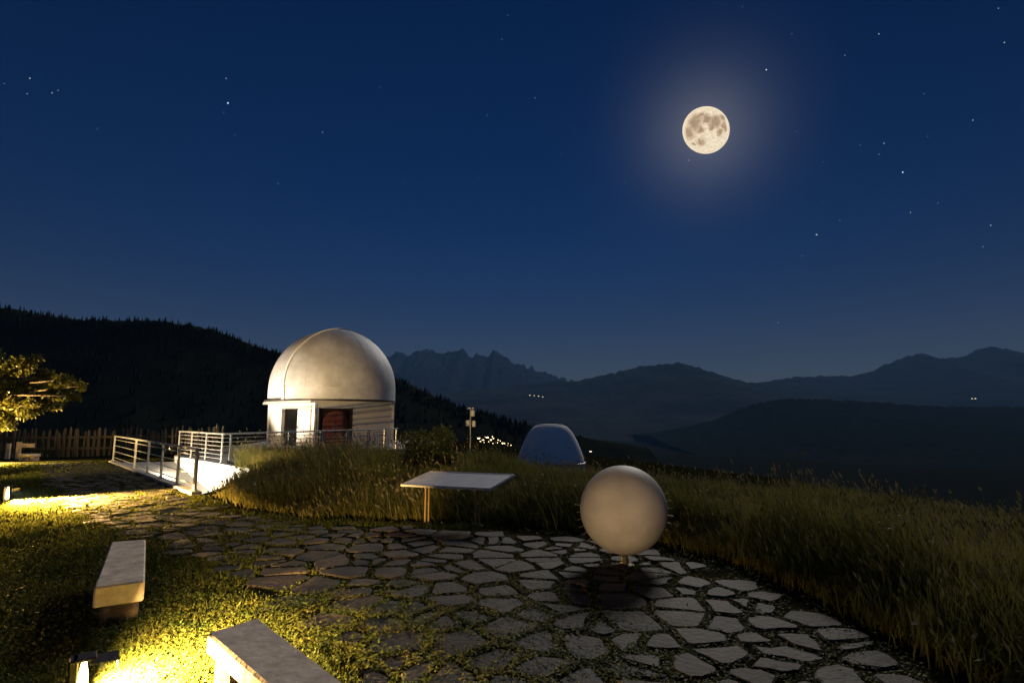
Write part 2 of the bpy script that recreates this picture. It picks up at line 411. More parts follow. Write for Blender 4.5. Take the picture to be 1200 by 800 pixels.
# dark maria, where they lie on the visible face
m_r = MOON.cross(Vector((0, 0, 1))).normalized(); m_u = m_r.cross(MOON)
n1.inputs['Scale'].default_value = 3.6; n1.inputs['Detail'].default_value = 8; n1.inputs['Roughness'].default_value = 0.65
wv = nt.nodes.new('ShaderNodeVectorMath'); wv.operation = 'MULTIPLY_ADD'
nt.links.new(n1.outputs['Color'], wv.inputs[0]); wv.inputs[1].default_value = (.55, .55, .55)
sb = nt.nodes.new('ShaderNodeVectorMath'); sb.operation = 'SUBTRACT'; nt.links.new(mp.outputs[0], sb.inputs[0]); sb.inputs[1].default_value = (.275, .275, .275)
nt.links.new(sb.outputs[0], wv.inputs[2])
acc = None
for a, b, r_ in ((-.46, .41, .34), (-.72, -.02, .27), (-.2, .62, .16), (.08, .45, .22), (.42, .25, .25), (.68, .40, .15), (.74, .05, .16), (-.28, -.45, .20), (-.55, -.55, .12), (.54, -.18, .12), (-.24, .02, .17), (.22, .1, .12)):
    c_ = m_r * a + m_u * b - MOON * math.sqrt(max(0, 1 - a * a - b * b))
    dn = nt.nodes.new('ShaderNodeVectorMath'); dn.operation = 'DISTANCE'; nt.links.new(wv.outputs[0], dn.inputs[0]); dn.inputs[1].default_value = c_
    sc_ = nt.nodes.new('ShaderNodeMapRange'); sc_.interpolation_type = 'SMOOTHSTEP'; sc_.inputs['From Min'].default_value = r_ * .25; sc_.inputs['From Max'].default_value = r_ * 1.7; sc_.inputs['To Min'].default_value = .34; sc_.inputs['To Max'].default_value = .66
    nt.links.new(dn.outputs['Value'], sc_.inputs[0])
    if acc is None: acc = sc_.outputs[0]
    else:
        mn = nt.nodes.new('ShaderNodeMath'); mn.operation = 'MINIMUM'; nt.links.new(acc, mn.inputs[0]); nt.links.new(sc_.outputs[0], mn.inputs[1]); acc = mn.outputs[0]
rp = nt.nodes.new('ShaderNodeValToRGB')
e = rp.color_ramp.elements; e[0].position = 0.38; e[0].color = (0.47, 0.335, 0.205, 1); e[1].position = 0.53; e[1].color = (0.80, 0.60, 0.40, 1)
e2 = rp.color_ramp.elements.new(0.655); e2.color = (1.0, 0.84, 0.60, 1)
nt.links.new(acc, rp.inputs[0])
n3 = nt.nodes.new('ShaderNodeTexNoise'); n3.inputs['Scale'].default_value = 9; n3.inputs['Detail'].default_value = 4
nt.links.new(mp.outputs[0], n3.inputs[0])
mr = nt.nodes.new('ShaderNodeMapRange'); mr.inputs['From Min'].default_value = .3; mr.inputs['From Max'].default_value = .7; mr.inputs['To Min'].default_value = .82; mr.inputs['To Max'].default_value = 1.12
nt.links.new(n3.outputs[0], mr.inputs[0])
em = nt.nodes.new('ShaderNodeEmission'); nt.links.new(rp.outputs[0], em.inputs[0]); nt.links.new(mr.outputs[0], em.inputs[1])
ou = nt.nodes.new('ShaderNodeOutputMaterial'); nt.links.new(em.outputs[0], ou.inputs[0])
MD = 52000.0
mr_ = mrad
me = bpy.data.meshes.new('moon'); bm = bmesh.new(); bmesh.ops.create_uvsphere(bm, u_segments=96, v_segments=48, radius=mr_); 
rd = Vector((227, 0, 247)).normalized()               # a slightly flattened ball
bmesh.ops.transform(bm, matrix=Matrix.Scale(0.885, 4, rd), verts=bm.verts)
bm.to_mesh(me); bm.free(); me.shade_smooth()
me.materials.append(mm)
moon = bpy.data.objects.new('moon', me); col.objects.link(moon); moon.location = EYE + MOON * MD
tag(moon, 'full cream moon with darker patches in the night sky', 'moon')

STARS = [(5, 98, 1), (35, 92, 2), (32, 110, 1), (61, 109, 2), (68, 106, 1), (114, 151, 1), (265, 92, 2), (267, 121, 4), (262, 132, 1), (275, 158, 1), (325, 116, 1), (378, 155, 2), (326, 215, 1), (445, 102, 1),
         (595, 18, 1), (588, 46, 1), (627, 115, 1), (571, 135, 1), (658, 181, 1), (725, 84, 1), (732, 214, 2), (807, 188, 2), (898, 82, 3), (933, 154, 1), (964, 190, 1), (1008, 170, 1), (1036, 168, 2), (1030, 181, 1), (1058, 202, 3), (990, 65, 1), (1083, 110, 1), (1087, 160, 1), (1140, 141, 2), (1067, 249, 2), (1099, 238, 1), (1161, 264, 2), (984, 258, 2), (965, 235, 1), (957, 275, 3), (953, 259, 1), (940, 300, 1), (912, 378, 2), (1152, 289, 1), (1177, 50, 2), (1030, 40, 2), (560, 208, 1), (474, 214, 1), (1170, 10, 1), (928, 40, 1), (870, 8, 1)]
sv, sf, sm = [], [], []
def star(d, mag):
    d = d.normalized(); p = EYE + d * 60000; r = 60000 / F * (0.24 + 0.09 * mag); k = len(sv)
    for a in ((1, 0, 0), (-1, 0, 0), (0, 1, 0), (0, -1, 0), (0, 0, 1), (0, 0, -1)): sv.append(tuple(p + Vector(a) * r))
    for f in ((0, 2, 4), (2, 1, 4), (1, 3, 4), (3, 0, 4), (2, 0, 5), (1, 2, 5), (3, 1, 5), (0, 3, 5)): sf.append(tuple(i + k for i in f)); sm.append(0 if mag == 1 else 1 if mag == 2 else 2)
for x, y, m in STARS: star(ray(x, y), m)
for k in range(420):
    a = random.uniform(0, 2 * math.pi); z = random.uniform(0.12, 1)
    d = Vector((math.sqrt(1 - z * z) * math.sin(a), math.sqrt(1 - z * z) * math.cos(a), z))
    u = d.dot(FW)
    if u > 0.05 and abs(d.x / u * F) < 610 and abs(d.dot(UP) / u * F) < 410: continue
    star(d, random.choice((1, 1, 1, 1, 2, 3)))
stars = np_mesh('stars', np.array(sv), None, np.array(sf), emitter('faint_star', (0.75, 0.87, 1.0), 1.2, False))
stars.data.materials.append(emitter('star', (0.8, 0.9, 1.0), 1.4, False)); stars.data.materials.append(emitter('bright_star', (0.85, 0.93, 1.0), 3.2, False))
stars.data.polygons.foreach_set('material_index', np.array(sm, np.int32))
tag(stars, 'faint white stars scattered over the blue night sky', 'stars', kind='stuff')

# ------------------------------------------------------------------ paving: stones laid one by one
def patio_bed():
    mb = MB(); n = len(PATIO); mb.add([(x, y, 0.004) for x, y in PATIO], [tuple(range(n))])
    o = mb.build('paving', M_bed); o['kind'] = 'structure'
    bm = bmesh.new(); bm.from_mesh(o.data); bmesh.ops.triangulate(bm, faces=bm.faces); bmesh.ops.recalc_face_normals(bm, faces=bm.faces)
    for f in bm.faces:
        if f.normal.z < 0: f.normal_flip()
    bm.to_mesh(o.data); bm.free()
    return o
paving = patio_bed()
sites = []
sp = 0.295
for i, gy_ in enumerate(np.arange(0.9, 21.5, sp * 0.86)):
    for gx_ in np.arange(-17, 3.6, sp * 1.12):
        sites.append((gx_ + (i % 2) * sp / 2 + random.uniform(-.19, .19), gy_ + random.uniform(-.155, .155)))
S = np.array(sites)
keep = inside(PATIO, S[:, 0], S[:, 1]) | (polydist(PATIO, S[:, 0], S[:, 1]) < 0.9)
S = S[keep]
S = S[rng.random(len(S)) > 0.28]              # missing sites leave some larger stones
S_in = inside(PATIO, S[:, 0], S[:, 1]) & (polydist(PATIO, S[:, 0], S[:, 1]) > 0.10)
def cell(k):
    c = S[k]; poly = [c + np.array(v) for v in ((-.8, -.8), (.8, -.8), (.8, .8), (-.8, .8))]
    d = S - c; nb = np.where((np.abs(d[:, 0]) < 1.2) & (np.abs(d[:, 1]) < 1.2))[0]
    for j in nb:
        if j == k: continue
        mid = (S[j] + c) / 2; n = S[j] - c; out = []
        for a, b in zip(poly, poly[1:] + poly[:1]):
            da, db = (a - mid) @ n, (b - mid) @ n
            if da <= 0: out.append(a)
            if da * db < 0: out.append(a + (b - a) * da / (da - db))
        poly = out
        if len(poly) < 3: return None
    return poly
def stone_mesh(k):
    poly = cell(k)
    if poly is None: return None
    P = np.array(poly); c = P.mean(0)
    size = np.sqrt(abs(np.sum(P[:, 0] * np.roll(P[:, 1], -1) - np.roll(P[:, 0], -1) * P[:, 1])) / 2)
    if size < 0.12: return None
    P = c + (P - c) * (1 - random.uniform(0.05, 0.11) / size)
    Q = []
    for a, b in zip(P, np.roll(P, -1, 0)):
        L = np.linalg.norm(b - a)
        if L < 0.03: Q.append((a + b) / 2); continue
        f = min(0.16, 0.02 / L); Q.append(a + (b - a) * f)
        if L > 0.16: Q.append((a + b) / 2 + rng.normal(0, 0.009, 2))
        Q.append(b - (b - a) * f)
    Q = np.array(Q) + rng.normal(0, 0.005, (len(Q), 2)); n = len(Q)
    top = random.uniform(0.018, 0.034); tl = rng.normal(0, 0.018, 2)
    v = [(x, y, -0.01) for x, y in Q]
    v += [(x, y, top - 0.012 + (np.array((x, y)) - c) @ tl) for x, y in Q]
    q2 = c + (Q - c) * (1 - 0.022 / max(size, .15))
    v += [(x, y, top + (np.array((x, y)) - c) @ tl + random.uniform(-.002, .002)) for x, y in q2]
    v.append((c[0], c[1], top + random.uniform(-0.002, 0.005)))
    f = []
    for j in range(n):
        j2 = (j + 1) % n
        f.append((j, j2, n + j2, n + j)); f.append((n + j, n + j2, 2 * n + j2, 2 * n + j)); f.append((2 * n + j, 2 * n + j2, 3 * n))
    return v, f
order = sorted(np.where(S_in)[0], key=lambda k: math.hypot(*S[k]))
vis = [k for k in order if abs(math.degrees(math.atan2(S[k][0], S[k][1]))) < 46 and S[k][1] > 2.3]
first = set(vis[:296])
rest = MB()
tones = [material('flagstone_%s' % nm, a, b, 6, 0.75, bump=0.7, bscale=22, spec=0.3, stain=0.55, sscale=2.6) for nm, a, b in
         (('grey', (0.018, 0.0145, 0.011), (0.042, 0.034, 0.026)), ('buff', (0.024, 0.019, 0.0135), (0.054, 0.042, 0.029)), ('rose', (0.025, 0.018, 0.016), (0.047, 0.035, 0.030)), ('pale', (0.034, 0.029, 0.023), (0.074, 0.063, 0.049)))]
for k in order:
    r_ = stone_mesh(k)
    if r_ is None: continue
    if k in first:
        mb = MB(); mb.add(*r_); mb.build('flagstone', random.choices(tones, (5, 3, 2, 2))[0], paving, smooth=30)
    else: rest.add(*r_)
o = rest.build('flagstones', tones[1], paving, smooth=30); o['kind'] = 'stuff'

# ------------------------------------------------------------------ ramp with white wall, railings
fl = MB()
A0, A1 = Vector((-12.35, 21.2, 0)), Vector((-5.9, 14.65, 0)); N0, N1 = Vector((-14.26, 20.9, 0)), Vector((-6.55, 12.3, 0))
ramp = thing('access_ramp', (-10, 17.5, -0.6), 'sunken ramp with brightly lit white side wall below the observatory terrace', 'ramp')
MB().add([(N0.x, N0.y, 0), (A0.x, A0.y, 0), (A1.x, A1.y, -1.5), (N1.x, N1.y, -1.5)], [(3, 2, 1, 0)]).build('ramp_floor', M_palefloor, ramp)
u = (A1 - A0).normalized(); nrm = Vector((-u.y, u.x, 0));  # toward the terrace
if nrm.y < 0: nrm = -nrm
w = MB(); c = (A0 + A1) / 2 + nrm * 0.1; L = (A1 - A0).length
w.box((c.x, c.y, -0.72), (L, 0.2, 1.84), math.atan2(u.y, u.x)); w.build('retaining_wall', M_whitewall, ramp, bevel=0.01)
un = (N1 - N0).normalized(); nn = Vector((-un.y, un.x, 0));
if nn.y < 0: nn = -nn
c = (N0 + N1) / 2 - nn * 0.11; LN = (N1 - N0).length
w = MB(); w.box((c.x, c.y, -0.74), (LN + .2, 0.22, 1.62), math.atan2(un.y, un.x)); w.build('kerb_wall', M_conc, ramp, bevel=0.015)
w = MB(); c = (N1 + A1) / 2; d = (A1 - N1).normalized(); w.box((c.x + .15, c.y - .1, -0.8), ((A1 - N1).length, 0.2, 1.6), math.atan2(d.y, d.x)); w.build('end_wall', M_conc, ramp)

def railing(name, pts, h, posts, nbars, label, base_z, post_w=0.06, double=()):
    t = thing(name, (*pts[0][:2], base_z), label, 'railing', 'steel railings round the terrace')
    P = [Vector((p[0], p[1], base_z)) for p in pts]
    for k, (a, b) in enumerate(zip(P, P[1:])):
        d = (b - a).normalized()
        MB().tube([a + Vector((0, 0, h)), b + Vector((0, 0, h))], 0.027, 8).build('top_rail', M_steel, t, smooth=40)
        for i in range(nbars):
            z = h * (0.14 + 0.72 * i / max(1, nbars - 1))
            MB().tube([a + Vector((0, 0, z)), b + Vector((0, 0, z))], 0.011, 6).build('cable', M_steel, t, smooth=40)
        for s in posts[k]:
            p = a + (b - a) * s
            m = MB(); m.bar(p - Vector((0, 0, 0.02)), p + Vector((0, 0, h - 0.01)), 0.014 if post_w < 0.05 else post_w * .5, post_w, up=d); m.build('post', M_steel, t)
            MB().box(p + Vector((0, 0, 0.008)), (.12, .12, .016), math.atan2(d.y, d.x)).build('base_plate', M_steel, t)
    return t
# near railing: six flat posts along the kerb
n0 = N0 - nn * 0.11; n1 = N1 - nn * 0.11
def along(px):                                     # fraction along the near kerb seen at a picture column
    lo, hi = 0.0, 1.0
    for _ in range(40):
        m = (lo + hi) / 2; p = n0 + (n1 - n0) * m - EYE
        if 600 + F * p.x / p.dot(FW) < px: lo = m
        else: hi = m
    return lo
railing('railing', [n0, n1], 0.86, [[0.005, along(157), along(172), along(188), along(207), along(228), 0.99]], 4, 'cable railing on the low kerb between stone path and ramp', 0.075, 0.085)
a0 = A0 + nrm * 0.1; a1 = Vector((-8.9, 17.95, 0)); a1 = a0 + u * ((a1 - a0).dot(u))
B1 = Vector((-5.2, 26.3, 0))
terr_z = 0.2
railing('railing', [a0, a1, B1], 0.89, [[0.01, 0.33, 0.66, 0.985], [0.03, 0.29, 0.46, 0.475, 0.62, 0.635, 0.76, 0.775, 0.89, 0.985]], 6, 'multi-bar white railing on the terrace edge in front of the observatory', terr_z + 0.004)

# terrace slab
ter = [(a0.x - .3, a0.y + .3), (a1.x + .12, a1.y), (B1.x + .25, B1.y), (-4.6, 36), (-15, 36)]
tb = MB(); n = len(ter)
tb.add([(x, y, -0.5) for x, y in ter] + [(x, y, terr_z) for x, y in ter], [tuple(range(n))[::-1], tuple(range(n, 2 * n))] + [(j, (j + 1) % n, n + (j + 1) % n, n + j) for j in range(n)])
o = tb.build('terrace', M_conc, fix=True); o['kind'] = 'structure'

# ------------------------------------------------------------------ observatory
C = at(389, 470, 31.0); C.z = 0
ROT = R(31.5) + math.atan2(-C.x, C.y)
obs = thing('observatory', (C.x, C.y, terr_z), 'square observatory building with large silver dome and red-brown door', 'observatory')
ca, sa = math.cos(ROT), math.sin(ROT)
RM = Matrix.Rotation(ROT, 3, 'Z')
def W(x, y, z): return Vector((C.x + x * ca - y * sa, C.y + x * sa + y * ca, z))
class OB(MB):
    def lb(s, x0, x1, y0, y1, z0, z1):
        return s.box(W((x0 + x1) / 2, (y0 + y1) / 2, (z0 + z1) / 2), (x1 - x0, y1 - y0, z1 - z0), M=RM)
hs = 2.32; zb = terr_z; zt = 2.32; T = 0.18
dx0, dx1, dz = -2.08, -0.26, 2.05        # doorway in the face with the arched door
ly0, ly1 = -0.75, 0.95                   # opening in the lamp-lit face
OB().lb(-hs, dx0, -hs, -hs + T, zb, zt).lb(dx1, hs, -hs, -hs + T, zb, zt).lb(dx0, dx1, -hs, -hs + T, dz, zt).build('wall', M_wall, obs)
OB().lb(-hs, -hs + T, -hs + T, ly0, zb, zt).lb(-hs, -hs + T, ly1, hs, zb, zt).lb(-hs, -hs + T, ly0, ly1, dz, zt).build('wall', M_wall, obs)
OB().lb(-hs + T, hs, hs - T, hs, zb, zt).build('wall', M_wall, obs)
OB().lb(hs - T, hs, -hs + T, hs - T, zb, zt).build('wall', M_wall, obs)
# corner trims
for sx_, sy_ in ((-1, -1), (1, -1), (-1, 1)):
    OB().lb(sx_ * hs - .05, sx_ * hs + .05, sy_ * hs - .05, sy_ * hs + .05, zb + .002, zt - .002).build('corner_trim', M_paint, obs)
rf = OB().lb(-hs - 0.30, hs + 0.06, -hs - 0.10, hs + 0.10, zt, zt + 0.10).build('roof', M_wall, obs)
OB().lb(-hs - 0.32, -hs - 0.302, -hs - 0.12, hs + 0.12, zt - .04, zt + 0.06).build('fascia', M_steel, rf)
OB().lb(-hs + T, hs - T, -hs + .75, -hs + .8, zb, zt - .01).build('shade_backing', M_black, obs)  # black sheet behind the openings, interior shade put into its colour
# doorway on the right-hand face: dark surround, arched leaf
OB().lb(dx0, dx1, -hs + .10, -hs + .14, zb, dz).build('door_surround', M_surround, obs)
dl = OB(); cxd = (dx0 + dx1) / 2 + .04; wd = .70
pts = [(cxd - wd, zb + .02), (cxd + wd, zb + .02)] + [(cxd + wd * math.cos(t), 1.25 + wd * math.sin(t)) for t in np.linspace(0, math.pi, 19)]
n = len(pts)
dl.add([W(x, -hs + .05, z) for x, z in pts] + [W(x, -hs + .10, z) for x, z in pts], [tuple(range(n)), tuple(range(2 * n - 1, n - 1, -1))] + [(j, n + j, n + (j + 1) % n, (j + 1) % n) for j in range(n)])
dleaf = dl.build('door', M_door, obs, fix=True)
OB().lb(cxd - .03, cxd + .03, -hs + .0, -hs + .05, 1.15, 1.21).build('handle', M_steel, dleaf)
OB().lb(cxd - .008, cxd + .008, -hs + .042, -hs + .05, zb + .05, 1.80).build('seam', M_black, dleaf)
for a in np.linspace(dx0 + .0, dx1, 2):
    OB().lb(a - .035, a + .035, -hs - .02, -hs + .09, zb, dz + .03).build('door_frame', M_dark, obs)
# opening on the lamp-lit face: recess darkened by a black sheet, with an open leaf
OB().lb(-hs + 1.5, -hs + 1.54, -hs + .85, hs - T, zb, zt - .01).build('shade_backing', M_black, obs)
lf = OB().lb(-hs - .045, -hs - .003, ly0 - 1.25, ly0 - .02, zb + .05, dz - .05).build('sliding_door', M_wall, obs)
OB().lb(-hs - .075, -hs - .048, ly0 - .22, ly0 - .17, 1.1, 1.4).build('handle', M_steel, lf)
OB().lb(-hs - .06, -hs - .003, ly0 - 1.3, ly1 + .1, dz + .02, dz + .09).build('door_track', M_steel, obs)
# dome
RZ = zt + 0.10
MB().lathe((C.x, C.y, RZ), [(3.30, 0.0), (3.38, 0.01), (3.38, 0.07), (3.30, 0.09)], 96, True, True).build('dome_ring', M_dark, obs, smooth=40)
DZ = RZ + 0.66; DR = 3.22
def sphere_piece(axis, R0, th0, th1, nt_, n, zmin, thick=0.0):
    ax = Vector(axis).normalized(); b = Vector((0, 0, 1)) if abs(ax.z) < .9 else Vector((0, 1, 0)); a = ax.cross(b).normalized()
    v, f = [], []
    for i in range(nt_ + 1):
        th = th0 + (th1 - th0) * i / nt_
        for j in range(n):
            t = 2 * math.pi * j / n
            v.append(ax * math.cos(th) * R0 + (a * math.cos(t) + b * math.sin(t)) * math.sin(th) * R0)
    for i in range(nt_):
        for j in range(n): f.append((i * n + j, i * n + (j + 1) % n, (i + 1) * n + (j + 1) % n, (i + 1) * n + j))
    return v, f
def clipped(name, v, f, zmin, mat, parent, smooth=40):
    bm = bmesh.new(); vs = [bm.verts.new(p) for p in v]
    for q_ in f:
        try: bm.faces.new([vs[i] for i in q_])
        except ValueError: pass
    bmesh.ops.remove_doubles(bm, verts=bm.verts, dist=1e-4)
    bmesh.ops.bisect_plane(bm, geom=bm.verts[:] + bm.edges[:] + bm.faces[:], plane_co=(0, 0, zmin), plane_no=(0, 0, -1), clear_outer=True)
    bmesh.ops.recalc_face_normals(bm, faces=bm.faces)
    me = bpy.data.meshes.new(name); bm.to_mesh(me); bm.free(); me.shade_smooth(); me.set_sharp_from_angle(angle=R(smooth)); me.materials.append(mat)
    o = bpy.data.objects.new(name, me); col.objects.link(o); o.parent = parent
    o.location = (0, 0, DZ - zb)
    return o
AX = RM @ Vector((0, -1, 0))
v, f = sphere_piece((0, 0, 1), DR, 0.0, math.pi / 2, 40, 128, 0)
dome = clipped('dome', v, f, -0.02, M_dome, obs)
SR = DR + 0.13; th1 = math.acos(0.27)
v, f = sphere_piece(AX, SR, 0.001, th1, 48, 128, 0)
shell = clipped('dome_shutter', v, f, -0.02, M_dome, obs)
# upright skirts below the dome and below the shutter
MB().lathe((C.x, C.y, RZ), [(DR + .004, 0.05), (DR + .004, .655)], 128, False).build('dome_skirt', M_dome, obs, smooth=40)
sk = MB(); t0 = math.atan2(AX.y, AX.x); n = 96
arc = [t0 - th1 + 2 * th1 * j / n for j in range(n + 1)]
sk.add([(C.x + (SR + .001) * math.cos(t), C.y + (SR + .001) * math.sin(t), RZ + z_) for z_ in (.05, .655) for t in arc], [(j, j + 1, n + 2 + j, n + 1 + j) for j in range(n)])
sk.build('shutter_skirt', M_dome, obs, smooth=40)
for t in (arc[0], arc[-1]):
    p = Vector((C.x + SR * math.cos(t), C.y + SR * math.sin(t), 0))
    MB().box(p + Vector((0, 0, RZ + .36)) - Vector((math.cos(t), math.sin(t), 0)) * .05, (.22, .13, .62), t).build('shutter_post', M_paint, obs)
# raised rim round the shutter
v, f = [], []
prof = [(SR + .05, 0.02), (SR + .05, -0.13), (SR - .16, -0.13), (SR - .16, 0.02)]
b_ = Vector((0, 0, 1)); a_ = AX.cross(b_).normalized(); off = SR * math.cos(th1); n = 128
for rr, dd in prof:
    r2 = math.sqrt(max(rr * rr - off * off, 0.01))
    for j in range(n):
        t = 2 * math.pi * j / n; v.append(AX * (off + dd) + (a_ * math.cos(t) + b_ * math.sin(t)) * r2)
for i in range(4):
    for j in range(n): f.append((i * n + j, i * n + (j + 1) % n, ((i + 1) % 4) * n + (j + 1) % n, ((i + 1) % 4) * n + j))
clipped('shutter_rim', v, f, -0.02, M_paint, obs)
# gore joints on the shutter and its skirt
for k in range(-2, 3):
    t = math.atan2(AX.y, AX.x) + k * R(27)
    pts = [Vector((math.cos(t) * math.cos(e_), math.sin(t) * math.cos(e_), math.sin(e_))) * (SR - .004) for e_ in np.linspace(0, 1.38, 22)]
    pts = [p for p in pts if p.dot(AX) > SR * .27 + .03]
    MB().tube([Vector((C.x, C.y, DZ)) + p for p in pts], 0.010, 5).build('panel_joint', M_steel, obs, smooth=60)
    MB().bar(Vector((C.x + math.cos(t) * (DR + .11), C.y + math.sin(t) * (DR + .11), RZ + .09)), Vector((C.x + math.cos(t) * (DR + .11), C.y + math.sin(t) * (DR + .11), RZ + .65)), .02, .02).build('panel_joint', M_steel, obs)
# panel joints on the rear dome
for k in range(10):
    t = ROT + 2 * math.pi * (k + .5) / 10
    d = Vector((math.cos(t), math.sin(t), 0))
    if d.dot(AX) > 0.15: continue
    pts = [d * (DR + .004) * math.cos(e_) + Vector((0, 0, (DR + .004) * math.sin(e_))) for e_ in np.linspace(0, 1.45, 18)]
    m = MB(); m.tube([Vector((C.x, C.y, DZ)) + p for p in pts], 0.016, 6); m.build('panel_joint', M_steel, obs, smooth=60)

# ------------------------------------------------------------------ second dome beyond the bank
P2 = at(645, 500, 24.0)
g2 = float(H(P2.x, P2.y))
d2 = thing('small_dome', (P2.x, P2.y, g2), 'small pale truncated dome with bright flat cap beyond the meadow', 'dome')
ztop = at(645, 498, 24.0).z
prof = [(0.50 + 0.79 * math.sqrt(q_ / 1.12), ztop - q_) for q_ in np.linspace(0.0, 1.0, 40) ** 2 * 1.5]
prof = prof[::-1]
MB().lathe((P2.x, P2.y, 0), [(prof[0][0], g2 - .3), (prof[0][0], prof[0][1] - .02)] + prof, 64, True).build('shell', M_chalk, d2, smooth=40)
MB().lathe((P2.x, P2.y, 0), [(0.52, ztop - .04), (0.545, ztop - .01), (0.53, ztop + .025), (0.2, ztop + .04)], 48, True, True).build('cap', M_paint, d2, smooth=30)
MB().lathe((P2.x, P2.y, 0), [(prof[0][0] + .02, prof[0][1] - .10), (prof[0][0] + .06, prof[0][1] - .09), (prof[0][0] + .06, prof[0][1]), (prof[0][0] + .02, prof[0][1] + .01)], 64, False).build('base_ring', M_steel, d2, smooth=30)

# ------------------------------------------------------------------ weather mast
mp_ = at(551, 520, 15.0); mg = float(H(mp_.x, mp_.y)); tz = at(551, 484, 15.0).z
wm = thing('weather_mast', (mp_.x, mp_.y, mg), 'slim weather mast with white instruments beside the round shrub', 'mast')
MB().tube([(mp_.x, mp_.y, mg - .05), (mp_.x, mp_.y, tz + .12)], 0.016, 8).build('pole', M_steel, wm, smooth=40)
for nm, dx, dz_, r_ in (('rain_gauge', .06, .0, .055), ('radiation_shield', -.07, -.26, .06), ('sensor_box', .09, -.27, .05)):
    m = MB(); c = Vector((mp_.x + dx, mp_.y, tz + dz_))
    m.lathe((c.x, c.y, c.z), [(r_ * .7, -.08), (r_, -.06), (r_ * .8, -.03), (r_, -.01), (r_ * .8, .02), (r_, .04), (r_ * .6, .08)], 14, True, True)
    m.build(nm, M_paint, wm, smooth=30)
    MB().tube([(mp_.x, mp_.y, c.z), (c.x, c.y, c.z)], 0.009, 6).build('arm', M_steel, wm)
m = MB()
for k in range(3):
    t = k * 2.1 + .4; m.lathe((mp_.x + .07 * math.cos(t), mp_.y + .07 * math.sin(t), tz + .13), [(.004, -.02), (.022, -.01), (.022, .01), (.004, .02)], 8, True, True)
    m.tube([(mp_.x, mp_.y, tz + .13), (mp_.x + .07 * math.cos(t), mp_.y + .07 * math.sin(t), tz + .13)], .004, 5)
m.build('anemometer', M_paint, wm)

# ------------------------------------------------------------------ palisade fence
fa, fb = gp(-60, 537.5), gp(262, 531.0, 0.0)
fence = thing('palisade_fence', (fa.x, fa.y, 0), 'rustic palisade fence of pointed wooden stakes along the dark hillside', 'fence')
fa.z = fb.z = 0
stm = []
for k in range(4):
    m = MB(); w_ = 0.040 + .009 * k; hh = 1.0
    m.lathe((0, 0, 0), [(w_, -.15), (w_ * .95, .5), (w_ * .9, hh - .09), (w_ * .25, hh)], 7, True, True)
    o = m.build('stake', M_fence, smooth=35); me_ = o.data; bpy.data.objects.remove(o); stm.append(me_)
d = (fb - fa); Lf = d.length; s_ = 0.0; k = 0
while s_ < Lf:
    p = fa + d * (s_ / Lf)
    o = bpy.data.objects.new('stake', random.choice(stm)); col.objects.link(o); o.parent = fence
    o.location = (p.x - fa.x, p.y - fa.y + random.uniform(-.03, .03), float(H(p.x, p.y)))
    o.rotation_euler = (random.gauss(0, .03), random.gauss(0, .045), random.random() * 6)
    o.scale = (1, 1, random.uniform(0.98, 1.28)); s_ += random.uniform(.11, .24); k += 1
for z in (.32, .78):
    MB().bar((fa.x, fa.y + .09, z), (fb.x, fb.y + .09, z), .05, .09).build('rail', M_fence, fence)

# ------------------------------------------------------------------ garden lamps
def garden_lamp(loc, aim, cone, power, label, h=0.28, blend=0.5, tilt=-0.1, color=(1.0, 0.63, 0.22), added_visor=0.0):
    z0 = float(H(loc[0], loc[1])); t = thing('garden_lamp', (loc[0], loc[1], z0), label, 'lamp', 'low garden lamps')
    a = Vector((math.cos(R(aim)), math.sin(R(aim)), 0)); b = Vector((-a.y, a.x, 0)); p = Vector((loc[0], loc[1], z0))
    bp = p - a * .07
    MB().box(bp + Vector((0, 0, h / 2)), (.045, .11, h), R(aim)).build('post', M_dark, t, bevel=.006)
    MB().box(p + Vector((0, 0, .008)) - a * .02, (.2, .2, .02), R(aim)).build('base_plate', M_dark, t, bevel=.004)
    MB().box(p + Vector((0, 0, h - .008)) - a * .02, (.11, .12, .016), R(aim)).build('hood', M_dark, t, bevel=.004)
    if added_visor:                                  # added shield and lip, shaped to cut the beam low over the ground
        zl = h * .75 + .03
        MB().box(p + a * .07 + Vector((0, 0, zl)), (.13, .16, .008), R(aim)).build('added_visor', M_dark, t)
        MB().box(p + a * .139 + Vector((0, 0, (zl + .004 + h * .75 - added_visor * .085) / 2)), (.008, .16, zl + .004 - (h * .75 - added_visor * .085)), R(aim)).build('added_visor_lip', M_dark, t)
    ln = MB(); ln.lathe((p.x - a.x * .022, p.y - a.y * .022, p.z), [(.022, .05), (.027, .08), (.024, h * .6), (.010, h - .02)], 12, True, True)
    ln.build('lens', M_lens, t, smooth=40)
    ld = bpy.data.lights.new('lamp_beam', 'SPOT'); ld.energy = power; ld.color = color; ld.spot_size = R(cone); ld.spot_blend = blend; ld.shadow_soft_size = .007 if added_visor else .03
    lo = bpy.data.objects.new('lamp_beam', ld); col.objects.link(lo); lo.parent = t
    lo.location = a * .05 + Vector((0, 0, h * .75))
    dv = (a + Vector((0, 0, tilt))).normalized(); lo.rotation_euler = (-dv).to_track_quat('Z', 'Y').to_euler()
    return t
l1 = gp(100, 822); l2 = gp(9, 588); l3 = gp(-45, 543)
garden_lamp((l1.x, l1.y), 36, 165, 5200, 'low garden lamp in the grass beside the end of the sawn bench', 0.25, 1.0, -0.4, added_visor=0.110)
garden_lamp((l2.x, l2.y), -6, 110, 52000, 'low garden lamp flooding the lawn next to the stone path', 0.30, 0.9, -0.2, added_visor=0.078, color=(1.0, 0.56, 0.17))
garden_lamp((l3.x, l3.y), -22, 110, 110000, 'low garden lamp shining along the ground towards the timber posts', 0.30, 0.9, -0.2, added_visor=0.11)

